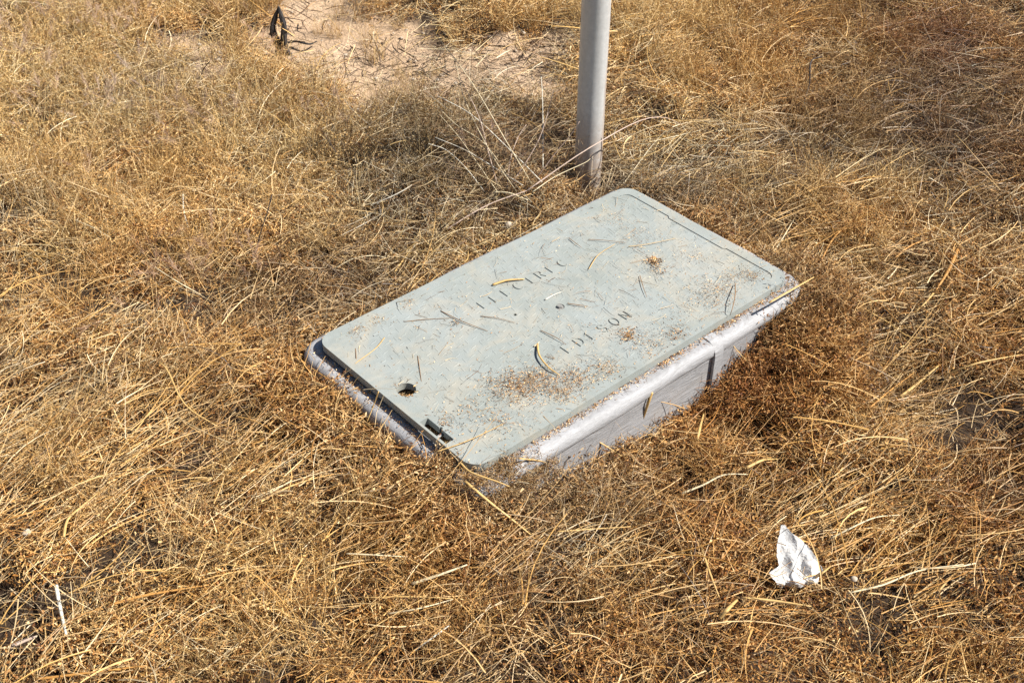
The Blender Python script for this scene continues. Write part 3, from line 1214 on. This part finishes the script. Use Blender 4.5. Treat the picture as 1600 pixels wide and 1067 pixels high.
# plumes
x, y = grid(X0, X1, Y0, Y1, .075)
pp = (1.0 * near(x, y, at(40, 40), .34) + .5 * near(x, y, at(300, 20), .16) + .35 * near(x, y, at(300, 130), .3) + .2 * near(x, y, at(200, 420), .12)
      + .45 * near(x, y, at(350, 450), .10) + .2 * near(x, y, at(700, 300), .12) + .002)
x, y = sel(x, y, pp * (1 - bare(x, y)), .1)
scatter('grass_plumes', C_PLUME, np.stack([x, y, H(x, y) + .002], 1),
        euler(x.size, x, y, rng.uniform(0, 6.28, x.size), .25), rng.uniform(.6, 1.0, x.size), 'soft pinkish grey feathery grass heads')
# dark twig bits and grit on the bare soil
x, y = grid(X0, X1, 2.2, Y1 + .8, .05)
x, y = sel(x, y, .85 * (bare(x, y) > .2) * (vnoise(x, y, .12, 120) > .42), .1)
scatter('twig_litter', C_DARKT, np.stack([x, y, H(x, y) + .001], 1),
        euler(x.size, x, y, rng.uniform(0, 6.28, x.size), .05), rng.uniform(.5, 1.2, x.size), 'dark broken twigs littering the bare soil')
x, y = grid(X0, X1, 2.0, Y1 + .5, .022)
x, y = sel(x, y, .5 * (bare(x, y) > .1), .1)
scatter('grit', C_GRIT, np.stack([x, y, H(x, y) + .001], 1),
        euler(x.size, x, y, rng.uniform(0, 6.28, x.size), .3), .0014 + .007 * rng.random(x.size) ** 4, 'small stones and grit on the bare sandy soil')
# beyond the frame the same field goes on, coarser
x, y = grid(-12, 12, -3, 20, .17)
k = ~((x > X0) & (x < X1) & (y > Y0) & (y < Y1))
x, y = x[k], y[k]
k = rng.random(x.size) < np.where(bare(x, y) > .5, 0.05, .8) * (.5 + .7 * vnoise(x, y, 1.2, 130))
x, y = x[k], y[k]
scatter('far_weeds', C_CRUMB, np.stack([x, y, H(x, y) - .01], 1), euler(x.size, x, y, rng.uniform(0, 6.28, x.size), .2),
        rng.uniform(3.6, 5.0, x.size), 'dry brown weeds over the wider field')
x, y = grid(-12, 12, -3, 20, .25)
k = ~((x > X0) & (x < X1) & (y > Y0) & (y < Y1)) & (rng.random(x.size) < .6)
x, y = x[k], y[k]
scatter('far_grass', C_TUFT, np.stack([x, y, H(x, y)], 1), euler(x.size, x, y, rng.uniform(0, 6.28, x.size), .2),
        rng.uniform(1.2, 2.0, x.size), 'pale dry grass over the wider field')


# ------------------------------------------------------------ litter on the lid and collar
def lid_pt(u, v, z):
    p = BC + EX * u + EY * v
    return np.array([p[0], p[1], z])


def litter(name, spots, n_even, label):
    B = Bits()

    def put(u, v, big=1.0):
        au, av = abs(u), abs(v)
        if au < LL / 2 - .002 and av < LW / 2 - .002:
            z = LZ + .0006
            if math.hypot(u - HOLE[0], v - HOLE[1]) < .016 or (abs(u - SLOT[0]) < .0115 and abs(v - SLOT[1]) < SLOT[3]):
                z = LZ - .020
        elif au < LL / 2 + .018 and av < LW / 2 + .018:
            z = COLLAR_TOP + .001
        else:
            return
        c = lid_pt(u, v, z + rng.uniform(0, .0015))
        t = rng.random()
        if t < .5:
            flake(B, c, rng.uniform(.0015, .0042) * big, rng.uniform(.0007, .0016) * big, pick(BROWN, BRW) * 1.2, .15)
        else:
            d = rdir(.05)
            strip(B, curve_pts(c, d, rng.uniform(.003, .010) * big, 3, 1.5), .0005 * big, pick(BROWN, BRW) * rng.uniform(.5, 1.2))
    for (px, py), r, n, big in spots:
        n = int(n * 1.5)
        u0, v0 = uv(*at(px, py, LZ)[:2])
        for i in range(n):
            q = rng.normal(size=2) * r * .5
            put(u0 + q[0], v0 + q[1], big)
    for i in range(n_even):
        put(rng.uniform(-LL / 2, LL / 2), rng.uniform(-LW / 2, LW / 2) if rng.random() < .6 else -LW / 2 + abs(rng.normal(0, .09)), 1)
    # crumbs gathered along the foot of the lid on the collar
    for i in range(1900):
        u = rng.uniform(-LL / 2, LL / 2)
        if rng.random() < .25 + .75 * float(vnoise(u, 0, .06, 200)):
            put(u, -LW / 2 - .001 - abs(rng.normal(0, .006)), 1.4)
    for i in range(900):
        v = rng.uniform(-LW / 2, LW / 2)
        if rng.random() < .9 * float(vnoise(v, 3, .05, 210)) + .1:
            put(-LL / 2 - .002 - abs(rng.normal(0, .009)), v, 1.5)
    for i in range(260):
        put(rng.uniform(-LL / 2, LL / 2), LW / 2 + .002 + abs(rng.normal(0, .010)), 1.5)
    for i in range(400):
        put(LL / 2 + .002 + abs(rng.normal(0, .010)), rng.uniform(-LW / 2, LW / 2), 1.5)
    for i in range(420):                 # in the hole and the slot
        q = rng.normal(size=2) * .007
        put(HOLE[0] + q[0], HOLE[1] + q[1], 1.8)
        put(SLOT[0] + rng.uniform(-.01, .01), SLOT[1] + rng.uniform(-1, 1) * SLOT[3], 1.9)
    o = link(name, B.mesh(name, M_CRUMB))
    tag(o, label, kind='stuff')


litter('lid_litter', [((815, 602), .042, 520, 1.2), ((850, 590), .035, 260, 1.1), ((880, 612), .03, 200, 1.1), ((905, 590), .035, 260, 1.1),
                      ((770, 600), .03, 90, 1.1), ((950, 575), .03, 140, 1.1), ((1020, 540), .04, 120, 1.1), ((1025, 408), .016, 90, 1.6), ((1030, 420), .03, 60, 1.3),
                      ((1120, 455), .05, 220, 1.1), ((1180, 430), .02, 90, 1), ((1150, 430), .03, 80, 1), ((1000, 370), .05, 120, .9), ((1080, 400), .05, 100, .9), ((985, 522), .022, 90, 1.5),
                      ((560, 515), .02, 90, .9), ((590, 500), .02, 60, .9), ((700, 660), .03, 80, 1.2), ((745, 640), .04, 90, 1.1), ((640, 470), .02, 40, .9),
                      ((790, 660), .04, 90, 1.1), ((1060, 520), .03, 90, 1.2), ((960, 340), .04, 60, .9), ((715, 505), .012, 20, 1.3)], 1700,
       'brown crumbs of dry weed strewn over the lid and along the collar')


def thin_twigs():
    B = Bits()
    for i in range(210):
        u, v = rng.uniform(-.36, .36), rng.uniform(-.2, .2)
        if abs(u - HOLE[0]) < .03 and abs(v - HOLE[1]) < .03:
            continue
        c = lid_pt(u, v, LZ + .0015)
        d = rdir(.03)
        d[2] = abs(d[2]) * rng.choice([.5, 2.5])
        strip(B, curve_pts(c, d, rng.uniform(.008, .045), 5, rng.uniform(.2, 1.8), .3), rng.uniform(.0005, .0011),
              pick(np.array([(.26, .15, .08), (.45, .28, .13), (.66, .50, .28), (.78, .64, .40), (.14, .08, .05)])))
    tag(link('twig_scraps', B.mesh('twig_scraps', M_DARK)), 'thin brown twig scraps scattered over the lid', kind='stuff')


thin_twigs()


# ------------------------------------------------------------ single stalks one can point to
def top_at(px, py, lift=.0):
    z = 0.0
    for _ in range(12):
        q = at(px, py, z)
        z = float(H(q[0], q[1])) + .042 + lift
    return at(px, py, z)


def stalk_mat(name, col):
    return flat_mat(name, tuple(c * .8 for c in col), tuple(min(c * 1.15, .9) for c in col), 180, .5, .3, .0008)


MS = {'gold': stalk_mat('gold_stalk', (.66, .43, .16)), 'orange': stalk_mat('orange_stalk', (.56, .28, .075)),
      'pale': stalk_mat('pale_stalk', (.74, .62, .40)), 'white': stalk_mat('bleached_stalk', (.80, .74, .62)),
      'pink': stalk_mat('pinkish_stalk', (.60, .45, .36)), 'dark': stalk_mat('dark_stalk', (.05, .035, .028)),
      'brown': stalk_mat('brown_twig', (.30, .17, .08))}


def single(name, P, rad, mat, label, cat, group=None, squash=.6, n=14):
    o0 = Vector(P[0])
    pts = smooth_line(P, n)
    pts = [Vector(p) - o0 for p in pts]
    k = len(pts)
    rr = [rad * (1 - .5 * (i / (k - 1)) ** 2) for i in range(k)]
    bm = bmesh.new()
    tube(bm, pts, rr, 6, True, squash)
    o = from_bm(name, bm, mat, None, o0)
    return tag(o, label, cat, group)


def ground_stalk(pix, rad, mk, label, lift=.004, arch=.0, name='straw_stalk', cat='straw', group='big single straws lying on the weeds'):
    P = []
    m = len(pix)
    for i, (px, py) in enumerate(pix):
        t = i / (m - 1)
        P.append(top_at(px, py, lift + arch * 4 * t * (1 - t)))
    return single(name, P, rad, MS[mk], label, cat, group)


GS = [
    ([(1500, 388), (1486, 420), (1466, 452)], .0034, 'orange', 'thick orange straw right of the box, broken off at its top end'),
    ([(1462, 457), (1447, 474), (1430, 489)], .0020, 'gold', 'short gold straw just below the thick orange straw right of the box'),
    ([(1355, 482), (1392, 503), (1429, 526), (1485, 521)], .0019, 'gold', 'gold straw bent at its middle, right of the far corner of the box'),
    ([(1402, 401), (1424, 384), (1452, 371)], .0022, 'orange', 'curved orange straw up and left of the thick orange one'),
    ([(1288, 403), (1302, 376), (1318, 359), (1340, 352)], .0020, 'orange', 'hooked orange straw just right of the lid corner'),
    ([(1410, 619), (1438, 597), (1470, 570)], .0030, 'gold', 'broad gold straw slanting up in the flattened patch right of the box'),
    ([(1361, 637), (1398, 606), (1432, 581)], .0018, 'orange', 'thin orange straw left of the broad slanting gold one'),
    ([(1214, 390), (1228, 368), (1243, 343)], .0015, 'pale', 'pale thin straw standing off the weeds above the lid corner'),
    ([(1480, 585), (1530, 566), (1600, 552)], .0022, 'gold', 'long gold straw reaching the right edge above the flattened patch'),
    ([(1300, 841), (1335, 823), (1372, 807), (1410, 803)], .0016, 'pale', 'long pale bent straw above and right of the white paper'),
    ([(1100, 854), (1112, 890), (1128, 932)], .0018, 'gold', 'pale gold straw upright to the left of the white paper'),
    ([(1166, 932), (1220, 938), (1272, 946)], .0022, 'gold', 'gold straw lying level just below the white paper'),
    ([(1277, 903), (1290, 893), (1303, 883)], .0022, 'gold', 'short gold straw touching the right foot of the white paper'),
    ([(1330, 925), (1385, 912), (1440, 890), (1510, 880)], .0017, 'pale', 'long pale straw curving away to the right of the white paper'),
    ([(1290, 870), (1330, 850), (1390, 820)], .0016, 'orange', 'thin orange straw ending just right of the white paper'),
    ([(1128, 965), (1142, 950), (1156, 936)], .0036, 'gold', 'stout flat gold straw below left of the white paper'),
    ([(647, 912), (690, 898), (734, 882)], .0026, 'pale', 'stout pale straw in the weeds below the near corner of the box'),
    ([(569, 934), (640, 932), (712, 935)], .0014, 'gold', 'long level thin gold straw below the stout pale one'),
    ([(609, 959), (660, 950), (712, 936)], .0014, 'pale', 'thin pale straw forming the lower arm of a narrow V'),
    ([(731, 752), (770, 785), (800, 808), (837, 838)], .0024, 'gold', 'long gold straw running down from the near corner of the box'),
    ([(545, 865), (590, 867), (644, 870)], .0016, 'pale', 'pale level straw left below the near corner of the box'),
    ([(650, 1017), (680, 996), (706, 977)], .0016, 'white', 'bleached short straw near the bottom edge, left of centre'),
    ([(104, 840), (110, 813), (132, 792), (160, 769)], .0022, 'gold', 'gold straw with a kink above the bleached stick'),
    ([(175, 946), (235, 930), (331, 914)], .0024, 'orange', 'long orange straw right of the bleached stick'),
    ([(0, 818), (40, 805), (90, 793)], .0020, 'orange', 'orange straw entering from the left edge'),
    ([(60, 1062), (140, 1052), (235, 1040)], .0022, 'orange', 'long orange straw along the bottom left corner'),
    ([(1069, 770), (1102, 757), (1135, 741), (1172, 740)], .0020, 'pale', 'pale kinked straw in front of the weed heap'),
    ([(1093, 687), (1098, 665), (1104, 643)], .0024, 'gold', 'short upright gold leaf at the foot of the box front'),
    ([(1170, 730), (1195, 718), (1218, 716)], .0030, 'gold', 'flat shining gold leaf below the weed heap'),
    ([(875, 830), (930, 826), (990, 822)], .0016, 'gold', 'level gold straw below the front side of the box'),
    ([(232, 560), (262, 575), (292, 632), (345, 668)], .0017, 'gold', 'long gold straw bending down left of the box'),
    ([(235, 412), (275, 438), (318, 462)], .0016, 'pale', 'pale straw sloping down in the weeds at left'),
    ([(120, 345), (150, 358), (175, 372)], .0016, 'pale', 'pale straw sloping down in the fine grass at far left'),
    ([(289, 303), (290, 330), (297, 356)], .0018, 'white', 'bleached upright stem in the fine grass at left'),
    ([(527, 420), (555, 405), (590, 400), (620, 408)], .0014, 'pale', 'pale bowed straw behind the left end of the box'),
    ([(620, 425), (634, 405), (648, 385)], .0014, 'gold', 'gold straw leaning up behind the left end of the box'),
    ([(715, 410), (732, 407), (735, 392)], .0015, 'gold', 'gold straw curled by the back edge of the lid'),
]
for i, (pix, r, mk, lb) in enumerate(GS):
    ground_stalk(pix, r, mk, lb, .004, .006 if i % 3 else .012)
o = ground_stalk([(92, 915), (99, 952), (108, 992)], .0030, 'white', 'bleached white stick lying in the weeds at bottom left', .006, 0, 'bleached_stick', 'stick', None)
ground_stalk([(20, 1012), (40, 1003), (62, 995)], .0036, 'pink', 'short grey pink twig below left of the bleached stick', .004, 0, 'grey_twig', 'twig', 'short twigs')

# tall stalks by the pole
pz = float(H(pb[0], pb[1])) + .04


def air(pairs):
    return [at(px, py, z) for px, py, z in pairs]


single('arched_stalk', air([(826, 298, .06), (860, 274, .075), (903, 244, .10), (944, 219, .115), (985, 196, .12), (1017, 184, .115), (1045, 184, .10), (1068, 195, .07)]), .0017, MS['pink'],
       'long pale pinkish stalk arching across the foot of the pole', 'stalk', 'stalks around the pole')
single('leaning_stalk', air([(702, 358, .03), (740, 334, .045), (775, 316, .055), (826, 298, .06)]), .0017, MS['pink'],
       'pinkish stalk leaning low towards the back edge of the lid', 'stalk', 'stalks around the pole')
single('leaning_stalk', air([(835, 300, .05), (870, 276, .06), (915, 255, .075), (925, 248, .08)]), .0014, MS['pale'],
       'short pale stem just under the long arching stalk', 'stalk', 'stalks around the pole')
single('bent_stalk', air([(955, 205, .10), (965, 230, .06), (980, 251, .04), (1030, 236, .05), (1075, 202, .06)]), .0017, MS['gold'],
       'gold stalk bent to a V just right of the pole foot', 'stalk', 'stalks around the pole')
single('bent_stalk', air([(775, 300, .04), (800, 302, .045), (828, 313, .04)]), .0022, MS['pale'],
       'short bleached curved stalk lying behind the lid', 'stalk', 'stalks around the pole')

bush = bpy.data.objects.new('dry_bush', None)
COL.objects.link(bush)
bb = at(800, 285, .0)
bush.location = Vector(bb)
tag(bush, 'sparse dry bush of long pale stems left of the pole', 'bush')
stems = [[(835, 290, .03), (790, 215, .13), (740, 130, .22), (680, 50, .30)],
         [(850, 285, .03), (800, 235, .09), (740, 180, .15), (685, 150, .18)],
         [(781, 292, .03), (765, 235, .09), (750, 180, .15), (720, 120, .2)],
         [(800, 280, .03), (760, 225, .08), (715, 195, .12), (680, 160, .15)],
         [(851, 262, .03), (851, 200, .08), (850, 150, .13), (848, 120, .16)],
         [(800, 290, .03), (830, 245, .08), (850, 205, .12), (868, 140, .18)],
         [(780, 300, .03), (745, 250, .07), (720, 215, .1), (690, 180, .14)],
         [(820, 290, .03), (775, 262, .06), (730, 235, .09), (682, 215, .11)],
         [(795, 295, .02), (800, 250, .07), (812, 215, .1), (825, 195, .12)],
         [(810, 300, .02), (770, 240, .09), (730, 160, .16), (715, 100, .2)],
         [(760, 300, .02), (730, 262, .06), (700, 235, .08), (672, 225, .1)],
         [(840, 280, .02), (870, 240, .07), (895, 210, .11), (908, 190, .14)]]
for i, s in enumerate(stems):
    P = [Vector(p) - Vector(bb) for p in air(s)]
    pts = [Vector(q) for q in smooth_line(P, 12)]
    bm = bmesh.new()
    tube(bm, pts, [.0013 * (1 - .6 * j / len(pts)) for j in range(len(pts))], 5)
    from_bm('stem', bm, MS[('pale', 'white', 'pink')[i % 3]], bush)
B = Bits()
for i in range(1500):
    s = stems[rng.integers(len(stems))]
    P = air(s)
    t = rng.uniform(.05, 2.2)
    k = int(t)
    c = P[k] + (P[k + 1] - P[k]) * (t - k) - bb + rng.normal(size=3) * np.array([.03, .03, .02])
    c[2] = max(c[2], .0)
    strip(B, curve_pts(c, rdir(.7), rng.uniform(.012, .04), 3, 1.2), .0009, pick(np.array([(.25, .15, .08), (.4, .26, .13), (.55, .42, .25), (.10, .06, .04)])))
tw = link('twigs', B.mesh('bush_twigs', M_DARK), None, bush)
tag(tw, kind='stuff')

# dark twigs
single('dark_twig', air([(1287, 88, .09), (1272, 92, .10), (1268, 105, .09), (1268, 128, .06), (1262, 148, .04), (1257, 170, .02)]), .0020, MS['dark'],
       'black hooked twig standing in the weeds at top right', 'twig', 'dark twigs')
single('dark_twig', air([(428, 305, .12), (420, 335, .09), (410, 365, .06), (402, 398, .02)]), .0014, MS['dark'],
       'thin dark upright weed stem in the gold grass at left', 'twig', 'dark twigs')
single('dark_twig', air([(330, 98, .10), (322, 108, .06), (312, 130, .02)]), .0016, MS['dark'],
       'small dark twig leaning in the grass at upper left', 'twig', 'dark twigs')


# stalks that lie on the lid
def on_lid(pix, rad, mk, label, arch=.0, name='straw_piece', cat='straw', group='straws lying on the lid'):
    m = len(pix)
    rad *= .8
    P = [at(px, py, LZ + rad * .6 + arch * 4 * (i / (m - 1)) * (1 - i / (m - 1))) for i, (px, py) in enumerate(pix)]
    return single(name, P, rad, MS[mk], label, cat, group, .8)


LS = [
    ([(773, 445), (795, 438), (822, 436)], .0030, 'gold', 'thick gold straw lying over the word ELECTRIC', .002),
    ([(855, 468), (868, 461), (880, 456)], .0016, 'white', 'short white straw above the bolt', .001),
    ([(843, 537), (846, 555), (860, 573), (878, 586)], .0024, 'gold', 'curved gold stalk with a forked tip near the word EDISON', .004),
    ([(838, 541), (843, 537), (846, 534)], .0016, 'pale', 'small pale tip crossing the curved gold stalk', .001),
    ([(692, 486), (725, 502), (765, 517)], .0011, 'brown', 'long brown twig crossing another left of the word ELECTRIC', .002),
    ([(635, 503), (670, 499), (712, 497)], .0008, 'brown', 'long thin level twig left of the word ELECTRIC', .001),
    ([(754, 494), (780, 497), (808, 504)], .0008, 'brown', 'thin brown stem with a seed head below the word ELECTRIC', .001),
    ([(890, 474), (905, 476), (922, 478)], .0011, 'brown', 'small brown twig just right of the bolt', .001),
    ([(923, 420), (938, 398), (964, 381)], .0011, 'gold', 'slender gold straw right of the word ELECTRIC', .002),
    ([(922, 374), (945, 375), (982, 379)], .0009, 'brown', 'thin level brown twig near the far end of the lid', .001),
    ([(985, 385), (1015, 381), (1058, 372)], .0009, 'gold', 'thin gold straw near the far end of the lid', .001),
    ([(892, 372), (903, 380), (912, 387)], .0009, 'brown', 'short brown twig on the back half of the lid', .001),
    ([(604, 528), (590, 545), (563, 565), (557, 570)], .0012, 'gold', 'slanting gold stem near the left corner of the lid', .003),
    ([(559, 545), (560, 560), (560, 582)], .0009, 'brown', 'thin brown stem hanging from the slanting gold one', .001),
    ([(656, 556), (659, 575), (662, 596)], .0008, 'brown', 'thin upright looking twig above the round hole', .001),
    ([(1152, 443), (1152, 460), (1148, 480), (1144, 492)], .0012, 'brown', 'brown stem leaning over the front edge of the lid', .012),
    ([(1003, 430), (1008, 447), (1014, 464)], .0009, 'brown', 'brown twig crossing below the tuft of crumbs on the lid', .001),
    ([(855, 556), (870, 560), (858, 552)], .0007, 'brown', 'tiny bent brown twig near the curved gold stalk', .001),
    ([(848, 516), (872, 527), (888, 538)], .0010, 'brown', 'brown twig lying across the first letter of EDISON', .002),
    ([(685, 706), (712, 697), (745, 684), (790, 662)], .0013, 'gold', 'long gold straw reaching over the slot from the near edge of the lid', .004),
    ([(722, 722), (740, 738), (780, 752), (800, 760)], .0024, 'gold', 'stout gold straw lying over the near corner of the lid', .004),
]
for pix, r, mk, lb, ar in LS:
    on_lid(pix, r, mk, lb, ar)
ss = single('straw_piece', air([(1205, 472, LZ + .012), (1240, 452, LZ + .016), (1275, 432, LZ + .012)]), .0024, MS['gold'],
            'gold straw poking over the right corner of the lid', 'straw', 'straws lying on the lid')
single('straw_piece', air([(595, 612, COLLAR_TOP + .05), (588, 632, COLLAR_TOP + .025), (577, 660, COLLAR_TOP + .004)]), .0016, MS['gold'],
       'gold stem leaning on the left edge of the lid', 'straw', 'straws leaning on the box')
single('straw_piece', air([(1022, 612, .05), (1016, 630, .03), (1008, 655, -.01)]), .0032, MS['gold'],
       'pale gold leaf standing against the front side of the collar', 'straw', 'straws leaning on the box')
single('straw_piece', air([(910, 675, .03), (945, 693, .0), (975, 712, -.02)]), .0018, MS['gold'],
       'gold straw propped against the front side of the collar', 'straw', 'straws leaning on the box')
single('straw_piece', air([(1135, 510, .06), (1150, 540, .03), (1175, 568, -.0)]), .0012, MS['gold'],
       'thin gold stem slanting down the front of the collar near the rib', 'straw', 'straws leaning on the box')
single('straw_piece', air([(815, 716, .075), (850, 720, .05), (868, 728, .01)]), .0018, MS['gold'],
       'gold stem curving over the front left end of the collar', 'straw', 'straws leaning on the box')


# ------------------------------------------------------------ crumpled paper
def make_paper():
    c = top_at(1248, 914, -.012)
    right = np.array([1., 0, 0])
    back = np.array([0, .55, .83])
    nrm = np.cross(right, back)
    # outline in a local frame: s to the right, t upwards along the sheet (metres, pixels * .95 mm)
    nx, ny = 44, 52
    V = []
    bmv = {}
    bm = bmesh.new()

    def edges(t):
        # left and right outline against height 0..1
        L = np.interp(t, [0, .12, .22, .34, .5, .7, .88, 1.], [-.028, -.034, -.042, -.026, -.030, -.030, -.026, -.024])
        R = np.interp(t, [0, .12, .25, .45, .65, .8, .9, 1.], [.012, .028, .040, .030, .016, .002, -.012, -.019])
        return L, R
    Hh = .092
    for j in range(ny + 1):
        t = j / ny
        L, R = edges(t)
        for i in range(nx + 1):
            s = L + (R - L) * i / nx
            k = s * 95 + .6 * math.sin(t * 5)
            fold = .0058 * abs(((s * 34 + .22 * math.sin(t * 7) + t * .35) % 1) * 2 - 1) * (.4 + .9 * (1 - t))
            fold += .0018 * math.sin(s * 260 + t * 9) * (1 - t * .4) + .0025 * noise.noise(Vector((s * 70, t * 6, 1))) + .0009 * abs(noise.noise(Vector((s * 160 + t * 9, t * 22 - s * 60, 5))))
            fold += .012 * math.exp(-((t - .1) / .08) ** 2)
            p = c + right * (s + .001 * noise.noise(Vector((s * 200, t * 20, 3)))) + back * (t * Hh + .002 * noise.noise(Vector((i * .4, j * .5, 2)))) - (-nrm) * 0 + nrm * 0
            p = p - nrm * 0 + (nrm if nrm[1] < 0 else -nrm) * fold
            bmv[i, j] = bm.verts.new(p - c)
    for j in range(ny):
        for i in range(nx):
            bm.faces.new((bmv[i, j], bmv[i + 1, j], bmv[i + 1, j + 1], bmv[i, j + 1]))
    o = from_bm('crumpled_paper', bm, M_PAPER, None, Vector(c), smooth=False)
    m = o.modifiers.new('thick', 'SOLIDIFY')
    m.thickness = .0004
    tag(o, 'crumpled white piece of paper caught upright in the weeds', 'paper')


make_paper()


# ------------------------------------------------------------ burnt stump
def make_stump():
    b = at(447, 80, float(H(*at(447, 80)[:2])) + .012)
    t = bpy.data.objects.new('burnt_stump', None)
    COL.objects.link(t)
    t.location = Vector(b)
    tag(t, 'small black charred stump with two prongs on the bare soil', 'stump')

    def q(px, py, dz):
        # upright plane through the base: pixels to metres at that distance
        s = np.linalg.norm([b[0], b[1], CAM_H - b[2]]) / FPX
        return np.array([(px - 447) * s * 1.35, dz, (84 - py) * s / math.cos(math.radians(25)) * 1.12 - .01])
    lines = [('prong', [(447, 84, 0), (440, 68, 0), (437, 52, .0), (441, 38, .004), (446, 26, .004)], [.014, .0125, .010, .008, .003]),
             ('prong', [(447, 84, .0), (448, 66, -.004), (450, 48, -.004), (448, 36, .0), (446, 24, .004)], [.014, .012, .010, .008, .003]),
             ('snag', [(449, 60, -.004), (452, 54, -.01), (454, 50, -.014)], [.004, .003, .0015]),
             ('snag', [(440, 80, 0), (434, 86, -.02), (430, 92, -.03)], [.006, .005, .002]),
             ('snag', [(450, 78, 0), (456, 86, -.02), (460, 94, -.04)], [.006, .004, .002])]
    for nm, P, rr in lines:
        pts = [q(*p) for p in P]
        pts = [Vector(p) + Vector((noise.noise(Vector((i, 3, len(P)))) * .003, 0, 0)) for i, p in enumerate(pts)]
        sm = [Vector(p) for p in smooth_line(pts, 12)]
        r2 = np.interp(np.linspace(0, 1, len(sm)), np.linspace(0, 1, len(rr)), rr)
        bm = bmesh.new()
        tube(bm, sm, list(r2), 7, True, .8)
        for v in bm.verts:
            v.co += v.normal * 0 + Vector((noise.noise(v.co * 120), noise.noise(v.co * 120 + Vector((9, 0, 0))), 0)) * .0018
        from_bm(nm, bm, M_CHAR, t, smooth=False)
    # the fallen charred branch to its right
    P = [top_at(x_, y_, -.026) for x_, y_ in ((452, 68), (465, 66), (478, 69), (488, 70), (497, 66))]
    single('charred_branch', P, .0042, M_CHAR, 'thin charred branch lying right of the burnt stump', 'branch')


make_stump()


# ------------------------------------------------------------ pebbles
def pebble(px, py, r, label, sq=.7, lift=-.002):
    c = top_at(px, py, lift)
    bm = bmesh.new()
    bmesh.ops.create_icosphere(bm, subdivisions=3, radius=r)
    for v in bm.verts:
        v.co *= 1 + .18 * noise.noise(v.co / r * .9 + Vector((px, py, 0)))
        v.co.z *= sq
    tag(from_bm('pebble', bm, M_STONE, None, Vector(c)), label, 'pebble', 'pebbles')


pebble(797, 351, .0075, 'round pale pebble caught in the weeds behind the lid', .9)
pebble(46, 833, .0062, 'small smooth pale pebble in the weeds at bottom left')
pebble(1339, 903, .0050, 'small grey pebble in the straw right of the white paper')
